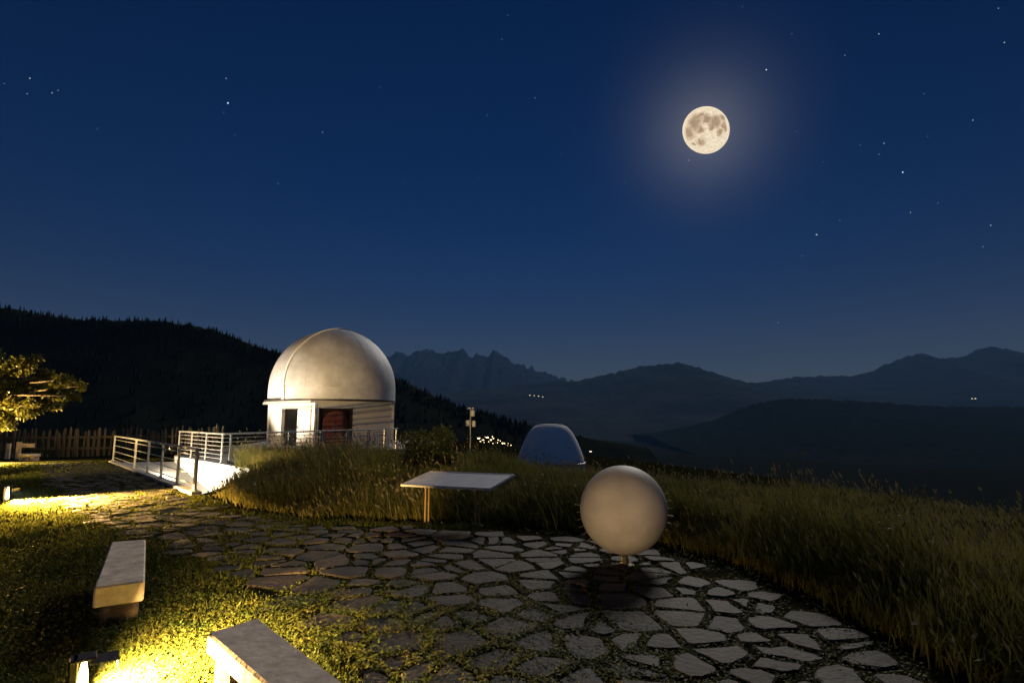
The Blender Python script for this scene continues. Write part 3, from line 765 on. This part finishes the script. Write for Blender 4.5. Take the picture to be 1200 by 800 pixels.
garden_lamp((-13.6, 12.3), 86, 105, 8500, 'low garden lamp shining up into the broadleaf tree', 0.30, 0.6, 0.9)
def flood(loc, target, cone, power, label, color=(1.0, 0.72, 0.36), blend=.4, z0=None):
    z0 = float(H(loc[0], loc[1])) if z0 is None else z0
    t = thing('floodlight', (loc[0], loc[1], z0), label, 'floodlight')
    p = Vector((loc[0], loc[1], z0)); d = (Vector(target) - p - Vector((0, 0, .2))).normalized()
    q_ = d.to_track_quat('Y', 'Z').to_matrix()
    MB().box(p + Vector((0, 0, .22)), (.24, .10, .17), M=q_).build('housing', M_dark, t, bevel=.01)
    MB().box(p + Vector((0, 0, .22)) + q_ @ Vector((0, .053, 0)), (.20, .006, .13), M=q_).build('lens', M_lens, t)
    MB().bar(p, p + Vector((0, 0, .2)), .03, .03).build('stand', M_dark, t)
    ld = bpy.data.lights.new('flood_beam', 'SPOT'); ld.energy = power; ld.color = color; ld.spot_size = R(cone); ld.spot_blend = blend; ld.shadow_soft_size = .06
    lo = bpy.data.objects.new('flood_beam', ld); col.objects.link(lo); lo.parent = t
    lo.location = Vector((0, 0, .22)) + q_ @ Vector((0, .09, 0)); lo.rotation_euler = (-d).to_track_quat('Z', 'Y').to_euler()
    return t
# lamp that washes the observatory from its left
flood((C.x - 5.6, C.y - 5.2), (C.x - .6, C.y - 1.5, 4.3), 70, 4200, 'ground floodlight aimed up at the observatory dome from the fence side', color=(1.0, .84, .63), z0=0.0)
flood((-0.9, 1.0), (1.2, 6.48, 0.58), 14, 640, 'small ground spotlight aimed at the stone globe', color=(1.0, 0.70, 0.40), blend=.8, z0=0.0)
# wall lamp inside the ramp, on the kerb wall, facing the white wall
for s_, wh in ((0.28, 'near the top of'), (0.54, 'halfway down'), (0.80, 'near the bottom of')):
    p = N0 + (N1 - N0) * s_ + nn * .04
    t = thing('ramp_light', (p.x, p.y, -.16), 'flat wall light inside the ramp kerb %s the slope' % wh, 'lamp', 'lamps inside the ramp')
    MB().box(p + Vector((0, 0, -.16)), (.36, .07, .12), math.atan2(un.y, un.x)).build('housing', M_dark, t, bevel=.008)
    MB().box(p + Vector((0, 0, -.16)) + nn * .04, (.30, .01, .08), math.atan2(un.y, un.x)).build('lens', M_lens, t)
    ld = bpy.data.lights.new('ramp_beam', 'AREA'); ld.shape = 'RECTANGLE'; ld.size = .3; ld.size_y = .08; ld.energy = 160; ld.color = (1, .86, .62)
    lo = bpy.data.objects.new('ramp_beam', ld); col.objects.link(lo); lo.parent = t; lo.location = nn * .06
    lo.rotation_euler = (-(nn + Vector((0, 0, -.05)))).to_track_quat('Z', 'Y').to_euler()

# ------------------------------------------------------------------ timber benches
def slab_bench(name, corners, z, th, label, legs):
    c = [Vector((x, y, z)) for x, y in corners]                # near-left, near-right, far-right, far-left
    base = sum(c, Vector()) / 4; base.z = 0
    t = thing(name, base, label, 'bench')
    dn = Vector((0, 0, -th))
    s = MB(); s.add(c + [p + dn for p in c], [(0, 1, 2, 3), (7, 6, 5, 4), (0, 4, 5, 1), (1, 5, 6, 2), (2, 6, 7, 3), (3, 7, 4, 0)])
    s.build('seat', M_wood, t, bevel=.012)
    for f_, rad_ in legs:
        a = c[0].lerp(c[3], f_); b = c[1].lerp(c[2], f_); a, b = a.lerp(b, .08), a.lerp(b, .92)
        zc = (z - th) / 2 - .01
        dd = (b - a).normalized(); M3 = Matrix((dd, Vector((0, 0, 1)).cross(dd), Vector((0, 0, 1)))).transposed()
        MB().box((a + b) / 2 + Vector((0, 0, zc - (a.z))), ((b - a).length, rad_ * 2, (z - th) + .04), M=M3).build('support', M_log, t, bevel=.02)
    return t
z1 = .40
k1 = [gp(110, 688, z1), gp(170, 680, z1), gp(171, 631.5, z1), gp(130.5, 634.5, z1)]
slab_bench('timber_bench', [(p.x, p.y) for p in k1], z1, .145, 'sawn timber slab bench standing alone in the dark lawn', [(.30, .09), (.78, .09)])
z2 = .42
k2 = [gp(243, 741, z2), gp(303, 723, z2)]
ra = gp(405, 800, z2) - k2[1]; ra = ra.normalized() * 1.55
la = gp(318, 806, z2) - k2[0]; la = la.normalized() * 1.5
cs = [k2[0], k2[0] + la, k2[1] + ra, k2[1]]
cs = [cs[1], cs[2], cs[3], cs[0]]
slab_bench('timber_bench', [(p.x, p.y) for p in cs], z2, .11, 'sawn timber slab bench lit yellow on its edge beside the garden lamp', [(.16, .10), (.86, .10)])

# posts and low seat by the lawn lamp
pz = gp(20, 539)
pb = thing('post_bench', (pz.x, pz.y, 0), 'low wooden seat with two upright plank posts in front of the fence', 'bench')
for px_, w_, ht in ((8.5, .14, .60), (20.5, .16, .66)):
    b = gp(px_, 538); b.z = 0
    m = MB(); m.box(b + Vector((0, 0, ht / 2 - .05)), (w_, .09, ht + .1), .15); m.build('post', M_wood, pb, bevel=.012)
b = gp(34, 539.5)
MB().box((b.x, b.y, .19), (.62, .34, .12), -.1).build('seat', M_wood, pb, bevel=.02)
for s in (-1, 1): MB().box((b.x + s * .2, b.y, .05), (.12, .28, .2), -.1).build('support', M_wood, pb, bevel=.01)
b = gp(27, 538)
MB().box((b.x, b.y + .15, .52), (.5, .05, .16), .1).build('backrest', M_wood, pb, bevel=.01)

# ------------------------------------------------------------------ information table
zf, zk = 0.60, 0.735
FL, FR = gp(469, 567.5, zf), gp(575, 572.5, zf)
e_ = FR - FL; perp = Vector((-e_.y, e_.x, 0)).normalized()
dep = perp * 0.72 + e_.normalized() * 0.10; dep.z = zk - zf
tcen = (FL + FR + dep) / 2; tcen.z = 0
tab = thing('information_table', tcen, 'tilted grey information table on two slim posts at the meadow edge', 'table')
nn_ = e_.cross(dep).normalized()
def prism(c4, th): return MB().add(c4 + [p - nn_ * th for p in c4], [(0, 1, 2, 3), (7, 6, 5, 4), (0, 4, 5, 1), (1, 5, 6, 2), (2, 6, 7, 3), (3, 7, 4, 0)])
c4 = [FL, FR, FR + dep, FL + dep]
top = prism(c4, .03).build('table_top', M_panel, tab, bevel=.006)
for a, b in zip(c4, c4[1:] + c4[:1]):
    cc = (c4[0] + c4[2]) / 2
    i_ = lambda p, s: p + (cc - p).normalized() * s
    MB().bar(a.lerp(cc, .02) + nn_ * .004, b.lerp(cc, .02) + nn_ * .004, .02, .008, up=nn_).build('edge_trim', M_steel, top)
for px_, py_ in ((500, 613), (559.5, 616)):
    b = gp(px_, py_); u_ = ((b - FL).dot(e_)) / e_.length_squared
    ztop = FL.z + max(0, (b - FL).dot(perp)) / .72 * (zk - zf) - .03
    for s in (-1, 1):
        MB().tube([(b.x + s * .026, b.y, -.05), (b.x + s * .026, b.y, ztop + .01)], .017, 10).build('post', M_oiled, tab, smooth=40)
    MB().box((b.x, b.y, .006), (.16, .12, .012)).build('base_plate', M_dark, tab)
    MB().bar((b.x, b.y - .05, ztop - .01), (b.x, b.y + .45, ztop - .01 + .45 / .72 * .135), .05, .03).build('bracket', M_dark, tab)

# ------------------------------------------------------------------ globe
GD = 6.48
gc = at(730.5, 596.5, GD); gr_ = 0.5 * (at(782, 596, GD) - at(680, 596, GD)).length * 0.985
gl_ = thing('globe', (gc.x, gc.y, 0), 'large smooth stone globe with short metal pegs on a low stand', 'globe')
me = bpy.data.meshes.new('ball'); bm = bmesh.new(); bmesh.ops.create_uvsphere(bm, u_segments=96, v_segments=64, radius=gr_); bm.to_mesh(me); bm.free(); me.shade_smooth(); me.materials.append(M_globe)
o = bpy.data.objects.new('ball', me); col.objects.link(o); o.parent = gl_; o.location = (0, 0, gc.z)
zb_ = gc.z - gr_
MB().lathe((gc.x, gc.y, 0), [(.10, -.02), (.10, .012), (.05, .03), (.034, zb_ - .02), (.07, zb_ + .02)], 24, True, True).build('stand', M_stand, gl_, smooth=40)
vd = (gc - EYE).normalized(); rt = vd.cross(Vector((0, 0, 1))).normalized(); upv = rt.cross(vd)
for a in list(range(-24, 40, 9)) + list(range(176, 232, 9)) + [60, 100, 140]:
    back = .10 if a < 45 or a > 170 else .75
    d = ((rt * math.cos(R(a)) + upv * math.sin(R(a))) * math.sqrt(1 - back * back) + vd * back).normalized()
    L_ = random.uniform(.045, .075)
    MB().tube([gc + d * (gr_ - .015), gc + d * (gr_ + L_)], [.0055, .0035], 6).build('peg', M_brass, gl_)

# ------------------------------------------------------------------ tree and shrub
def foliage(centres, n, leaf, mat, name, parent, flat=.75):
    cs_ = np.array([c[:3] for c in centres]); rs = np.array([c[3] for c in centres])
    k = rng.choice(len(cs_), n, p=rs ** 2 / np.sum(rs ** 2)); d = rng.normal(0, 1, (n, 3)); d /= np.linalg.norm(d, axis=1)[:, None]
    P = cs_[k] + d * (rs[k] * rng.uniform(.25, 1.08, n) ** .6)[:, None] * np.array([1, 1, flat])
    a = rng.normal(0, 1, (n, 3)); a[:, 2] -= .5; a /= np.linalg.norm(a, axis=1)[:, None]
    b = np.cross(a, rng.normal(0, 1, (n, 3))); b /= np.linalg.norm(b, axis=1)[:, None]
    s = leaf * rng.uniform(.6, 1.35, n)[:, None]
    V = np.stack([P, P + a * s * .5 + b * s * .27, P + a * s, P + a * s * .5 - b * s * .27], 1).reshape(-1, 3)
    Q = np.arange(n * 4).reshape(-1, 4)
    base = np.array(parent.location)
    o = np_mesh(name, V - base, Q, None, mat); o.parent = parent
    return o
T0 = at(-75, 530, 14.0); T0.z = float(H(T0.x, T0.y))
tree = thing('broadleaf_tree', T0, 'small broadleaf tree lit yellow from below beside the fence', 'tree')
trunk = MB(); trunk.tube([T0 - Vector((0, 0, .1)), T0 + Vector((.05, 0, .8)), T0 + Vector((.0, .1, 1.7)), T0 + Vector((.1, 0, 2.9))], [.15, .12, .09, .04], 9); trunk.build('trunk', M_bark, tree, smooth=60)
cents = []
lobes = [(-60, 440, .75), (-20, 428, .6), (20, 430, .42), (0, 460, .55), (40, 452, .42), (30, 480, .38), (70, 458, .34), (75, 445, .26), (0, 490, .36), (-40, 480, .5), (-90, 460, .7), (-130, 440, .7), (95, 452, .15), (60, 474, .24), (42, 418, .10), (30, 425, .16), (88, 464, .16), (55, 440, .22)]
limb = MB()
for px_, py_, rr in lobes:
    c = at(px_, py_, 14 + random.uniform(-.6, .6)); cents.append((c.x, c.y, c.z, rr * .8))
    for q_ in range(3): cents.append((c.x + random.uniform(-rr, rr) * .8, c.y + random.uniform(-rr, rr), c.z + random.uniform(-rr, rr) * .5, rr * .45))
    s = T0 + Vector((.04, .05, 1.0 + random.uniform(0, 1.2))); mid = s.lerp(c, .5) + Vector((0, 0, .15))
    limb.tube([s, mid, c], [.045, .028, .010], 6)
limb.build('limbs', M_bark, tree, smooth=60)
foliage(cents, 30000, .085, M_leaf, 'crown', tree, .7)

def shrub(px_, py_, y, rx, n, label, leaf=.05):
    p = at(px_, py_, y); z0 = float(H(p.x, p.y)); b = Vector((p.x, p.y, z0))
    t = thing('shrub', b, label, 'shrub')
    cs_ = []
    for k in range(14):
        cs_.append((p.x + random.uniform(-rx, rx) * .75, p.y + random.uniform(-.4, .4), z0 + (p.z - z0) * random.uniform(.3, .82), rx * random.uniform(.28, .45)))
    st = MB()
    for c in cs_[:6]: st.tube([b - Vector((0, 0, .05)), b.lerp(Vector(c[:3]), .6), Vector(c[:3])], [.02, .014, .006], 5)
    st.build('stems', M_bark, t); foliage(cs_, n, leaf, M_shrub, 'foliage', t, .85)
shrub(503, 493, 13.5, .72, 9000, 'rounded dark green shrub standing in the meadow beside the observatory')

# ------------------------------------------------------------------ grass
def blades(P, h, w, lean, curve, az, seg=2):
    n = len(P); d = np.stack([np.cos(az), np.sin(az), np.zeros(n)], 1); s = np.stack([-np.sin(az + rng.normal(0, .6, n)), np.cos(az + rng.normal(0, .6, n)), np.zeros(n)], 1)
    V = []
    for i in range(seg):
        t = i / seg; c = P + d * (h * (lean * t + curve * t * t))[:, None] + np.array([0, 0, 1]) * (h * t * (1 - .15 * t * curve))[:, None]
        ww = (w * (1 - .45 * t))[:, None]; V += [c - s * ww / 2, c + s * ww / 2]
    tip = P + d * (h * (lean + curve))[:, None] + np.array([0, 0, 1]) * (h * (1 - .3 * curve))[:, None]
    V.append(tip); k = 2 * seg + 1
    V = np.stack(V, 1).reshape(-1, 3); b = np.arange(n) * k
    Q = [np.stack([b + 2 * i, b + 2 * i + 1, b + 2 * i + 3, b + 2 * i + 2], 1) for i in range(seg - 1)]
    Tt = np.stack([b + 2 * seg - 2, b + 2 * seg - 1, b + 2 * seg], 1)
    return V, np.concatenate(Q) if Q else None, Tt, tip
def polar_points(n, a0, a1, r0, r1, power=1.0):
    a = rng.uniform(R(a0), R(a1), n); r = r0 * (r1 / r0) ** (rng.random(n) ** power)
    return r * np.sin(a), r * np.cos(a), r
# tall meadow grass on the bank
x, y, r = polar_points(760000, -50, 75, 2.2, 22, .62)
ok = inside(BANK, x, y) & ~inside(RAMP, x, y); x, y, r = x[ok], y[ok], r[ok]
sd = polydist(FOOT, x, y, False)
dens = sstep(-.05, .5, sd) * (0.55 + .9 * (fbm(x * .8, y * .8, 77, 3) + .3))
ok = rng.random(len(x)) < dens; x, y, r, sd = x[ok], y[ok], r[ok], sd[ok]
if len(x) > 250000: sel = rng.choice(len(x), 250000, False); x, y, r, sd = x[sel], y[sel], r[sel], sd[sel]
n = len(x); z = H(x, y)
hh = (0.30 + .34 * sstep(0, 1.0, sd) + .10 * sstep(-3.0, -5.2, x) * sstep(-.05, .5, sd)) * (1 - .3 * sstep(3.2, 6.0, sd)) * (1 + 2.1 * fbm(x * .6, y * .6, 5, 4)) * rng.uniform(.5, 1.2, n)
hh *= 1 - .36 * sstep(-.3, 1.6, x) * sstep(.6, 2.6, sd) - .12 * sstep(-.5, 1, x)
P = np.stack([x, y, z - .02], 1)
az = rng.normal(0, .8, n) + R(215) + 7 * fbm(x * .5, y * .5, 15, 3)
V, Q, Tt, tip = blades(P, hh, .0068 + .0010 * r * .6, rng.uniform(.05, .3, n), rng.uniform(.05, .6, n), az)
mg_ = np_mesh('meadow_grass', V, Q, Tt, M_grass)
tag(mg_, 'tall dry meadow grass covering the bank around the paving', 'grass', kind='stuff')
# broad-leaved weeds low in the bank
wsel = rng.choice(n, 48000, False); wsel = wsel[(sd[wsel] < 2.2) & (fbm(x[wsel] * .9, y[wsel] * .9, 91, 3) > -.05)]
wn_ = len(wsel); wp = np.stack([x[wsel], y[wsel], z[wsel] + hh[wsel] * rng.uniform(.1, .85, wn_)], 1)
wa = rng.uniform(0, 6.28, wn_); wd_ = np.stack([np.cos(wa), np.sin(wa), rng.normal(.1, .5, wn_)], 1); wsd = np.stack([-np.sin(wa), np.cos(wa), rng.normal(0, .3, wn_)], 1); wl = rng.uniform(.03, .075, wn_)[:, None]
WV = np.stack([wp, wp + (wd_ * .5 + wsd * .28) * wl, wp + wd_ * wl, wp + (wd_ * .5 - wsd * .28) * wl], 1).reshape(-1, 3)
wo = np_mesh('bank_weeds', WV, np.arange(len(WV)).reshape(-1, 4), None, M_shrub)
tag(wo, 'broad-leaved weeds mixed low into the meadow grass bank', 'weeds', kind='stuff')
# seed heads on tall stalks
sel = rng.random(n) < .045; P2_ = P[sel]; h2 = hh[sel] * rng.uniform(1.1, 1.45, sel.sum()); m_ = sel.sum(); az2 = rng.normal(R(200), .9, m_)
V1, Q1, T1, tip1 = blades(P2_, h2, np.full(m_, .004) + .0005 * r[sel], rng.uniform(.08, .3, m_), rng.uniform(0, .35, m_), az2)
dirv = np.stack([np.cos(az2) * .45, np.sin(az2) * .45, np.full(m_, .85)], 1); L2 = rng.uniform(.05, .11, m_)[:, None]
sdv = np.stack([-np.sin(az2), np.cos(az2), np.zeros(m_)], 1) * (.006 + .0006 * r[sel])[:, None]; sdu = np.cross(dirv, sdv)
b0 = tip1 - dirv * L2 * .5
HV = np.stack([b0, b0 + dirv * L2 * .4 + sdv, b0 + dirv * L2, b0 + dirv * L2 * .4 - sdv, b0 + dirv * L2 * .4 + sdu, b0 + dirv * L2 * .4 - sdu], 1).reshape(-1, 3)
hb = np.arange(m_) * 6 + len(V1)
HQ = np.concatenate([np.stack([hb, hb + 1, hb + 2, hb + 3], 1), np.stack([hb, hb + 4, hb + 2, hb + 5], 1)])
sg = np_mesh('grass_seed_heads', np.concatenate([V1, HV]), np.concatenate([Q1, HQ]), T1, M_seed)
tag(sg, 'pale feathery seed heads rising above the meadow grass', 'grass', kind='stuff')

# distance to nearest two sites gives the joints
def joint(x, y):
    out = np.full(len(x), 9.0)
    cell_ = {}
    for i, s in enumerate(S): cell_.setdefault((int(s[0] // .5), int(s[1] // .5)), []).append(i)
    keyx = (x // .5).astype(int); keyy = (y // .5).astype(int)
    for kx in range(keyx.min(), keyx.max() + 1):
        for ky in range(keyy.min(), keyy.max() + 1):
            mk = np.where((keyx == kx) & (keyy == ky))[0]
            if not len(mk): continue
            cand = [i for a in (-2, -1, 0, 1, 2) for b in (-2, -1, 0, 1, 2) for i in cell_.get((kx + a, ky + b), [])]
            if len(cand) < 2: continue
            dd = np.hypot(x[mk, None] - S[cand][None, :, 0], y[mk, None] - S[cand][None, :, 1]); dd.sort(axis=1)
            out[mk] = (dd[:, 1] - dd[:, 0]) / 2
    return out
# short lawn left of the path
x, y, r = polar_points(420000, -66, -3, 2.0, 26, .8)
pd = polydist(PATIO, x, y); inp = inside(PATIO, x, y)
jl = joint(x, y)
ok = (~inp | (pd < .12) | ((jl < .045) & (x < -2.6) & (rng.random(len(x)) < .8))) & ~inside(BANK, x, y) & ~inside(RAMP, x, y) & (polydist(RAMP, x, y) > .3) & ~inside(ter, x, y)
x, y, r = x[ok], y[ok], r[ok]
if len(x) > 230000: sel = rng.choice(len(x), 230000, False); x, y, r = x[sel], y[sel], r[sel]
n = len(x)
V, Q, Tt, _ = blades(np.stack([x, y, H(x, y) - .004], 1), (.022 + .045 * (fbm(x * 1.3, y * 1.3, 8, 4) + .5)) * rng.uniform(.6, 1.4, n) * (1 + .02 * r), .0035 + .0011 * r, rng.uniform(0, .7, n), rng.uniform(0, .7, n), rng.uniform(0, 6.28, n))
lw = np_mesh('lawn_grass', V, Q, Tt, M_lawn)
tag(lw, 'short rough lawn grass left of the stone path', 'grass', kind='stuff')

# clover and moss growing between the stones and round the benches
x, y, r = polar_points(330000, -48, 35, 2.0, 10.5, .9)
pd = polydist(PATIO, x, y); inp = inside(PATIO, x, y)
jd = np.where(inp, joint(x, y), 0)
patch = fbm(x * .9, y * .9, 44, 4) + .5
zone = np.exp(-(((x + .9) / 1.6) ** 2 + ((y - 4.5) / 1.3) ** 2))          # overgrown corner by the sawn bench
pin = np.where(jd < .034, .30 + .7 * zone, 0) * (.35 + patch) + np.where(jd < .12, .28 * zone * (patch > .52), 0)
pout = (.25 + 1.2 * np.exp(-(((x + 1.8) / 2.0) ** 2 + ((y - 4.2) / 1.5) ** 2))) * (.3 + patch)
ok = (rng.random(len(x)) < np.where(inp, pin, pout * .6)) & ~inside(BANK, x, y) & (x < 3.2)
x, y, r = x[ok], y[ok], r[ok]
if len(x) > 70000: sel = rng.choice(len(x), 70000, False); x, y, r = x[sel], y[sel], r[sel]
n = len(x)
inp = inside(PATIO, x, y)
hz_ = rng.uniform(.012, .055, n) * np.where(inp, .55 + .5 * np.exp(-(((x + .9) / 1.5) ** 2 + ((y - 4.4) / 1.2) ** 2)), 1.0)
P = np.stack([x, y, H(x, y) + hz_], 1); Vs, Qs = [], []
az = rng.uniform(0, 6.28, n); sz = rng.uniform(.006, .013, n) * (1 + .05 * r)
for k in range(3):
    a = az + k * 2.1; d = np.stack([np.cos(a), np.sin(a), rng.normal(.05, .35, n)], 1); s = np.stack([-np.sin(a), np.cos(a), rng.normal(0, .3, n)], 1)
    Vs.append(np.stack([P, P + (d * .55 + s * .5) * sz[:, None], P + d * sz[:, None] * 1.1, P + (d * .55 - s * .5) * sz[:, None]], 1))
Vc = np.stack(Vs, 1).reshape(-1, 3); Qc = np.arange(len(Vc)).reshape(-1, 4)
cl = np_mesh('clover', Vc, Qc, None, M_clover)
tag(cl, 'low clover and moss growing in the paving joints and around the benches', 'ground cover', kind='stuff')

# ------------------------------------------------------------------ village lights in the valley
surf = [BVHTree.FromObject(o_, bpy.context.evaluated_depsgraph_get()) for o_ in (ground, hill, peaks, midr, rightr, dark)]
def land(px, py):
    d = ray(px, py).normalized(); best = None
    for b in surf:
        h_ = b.ray_cast(EYE + d * 60, d)
        if h_[0] is not None and (best is None or h_[3] < best[1]): best = (h_[0], h_[3])
    return best[0] if best else EYE + d * 3000
def make_house(s, win):
    t = thing('house', (0, 0, 0), 'x', 'house')
    MB().box((0, 0, s * .3), (s * 1.2, s, s * .8)).build('wall', M_wall, t)
    m = MB(); a, b, z0, z1_ = s * .7, s * .6, s * .7, s * 1.15
    m.add([(-a, -b, z0), (a, -b, z0), (a, b, z0), (-a, b, z0), (-a, 0, z1_), (a, 0, z1_)], [(0, 1, 5, 4), (2, 3, 4, 5), (0, 4, 3), (1, 2, 5), (0, 3, 2, 1)]); m.build('roof', M_forest, t)
    for k in (-1, 0, 1): MB().box((k * s * .36, -s * .51, s * .33), (s * .26, s * .06, s * .34)).build('window', win, t)
    return t
proto = {}
def house(px, py, size, label, win, group):
    p = land(px, py); s = size * (p - EYE).length / F
    key = (win.name,)
    if key not in proto:
        t = make_house(1.0, win); proto[key] = t
    else:
        src = proto[key]; t = src.copy(); col.objects.link(t)
        for ch in src.children: c_ = ch.copy(); col.objects.link(c_); c_.parent = t
    t.location = p - Vector((0, 0, .25 * s)); t.scale = (s, s, s); t['label'] = label; t['group'] = group
    t.rotation_euler = (0, 0, math.atan2(-(p.x), p.y))
VL = [(561, 517, 2.4), (566, 519, 2.0), (571, 516, 2.4), (575, 519, 2.6), (579, 517, 2.0), (582, 522, 2.2), (586, 525, 2.2), (590, 523, 3.0), (594, 526, 2.4), (598, 525, 1.8), (568, 522, 1.6), (587, 520, 1.5), (577, 523, 1.6)]
VL += [(563, 520.5, 1.2), (573, 521, 1.3), (584, 519, 1.2), (591, 528, 1.4), (596, 523, 1.2), (600, 527.5, 1.3), (569, 515.5, 1.1), (581, 525, 1.2), (577, 515, 1.1)]
for a, b, s in VL: house(a, b - 3.5, s * 1.15, 'tiny house with lit windows in the village on the valley floor', M_window, 'village houses in the valley')
house(603, 529, 2.4, 'lit house at the edge of the village beside the small dome', M_whitelamp, 'bright houses')
house(597, 531, 3.0, 'lit house half hidden by grass between village and small dome', M_whitelamp, 'bright houses')
house(692, 529, 2.6, 'lone lit house in the dark valley between small dome and globe', M_whitelamp, 'bright houses')
house(686, 541, 4.2, 'warm lit house just above the grass beside the globe', M_window, 'bright houses')
for a, b in ((621, 463), (626, 463.5), (631, 464), (636, 465)): house(a, b, 1.4, 'lit farm building in the row on the mountain slope', M_whitelamp, 'lit farm row on the mountain')
for a in (1139, 1143): house(a, 467, 1.2, 'lit farmhouse on the dark slope below the twin-peaked ridge', M_whitelamp, 'lit farmhouses')

# ------------------------------------------------------------------ haze
hb_ = MB(); hb_.box((0, 0, 762), (40200, 40200, 1926))
hm = bpy.data.materials.new('haze'); hm.use_nodes = True; nt = hm.node_tree; nt.nodes.clear()
pv = nt.nodes.new('ShaderNodeVolumePrincipled'); pv.inputs['Color'].default_value = (0.20, 0.47, 0.92, 1); pv.inputs['Density'].default_value = 3.4e-5; pv.inputs['Anisotropy'].default_value = 0.0
ou = nt.nodes.new('ShaderNodeOutputMaterial'); nt.links.new(pv.outputs[0], ou.inputs['Volume'])
haze = hb_.build('haze', hm)
tag(haze, 'thin blue night haze filling the valley', 'haze', kind='stuff')
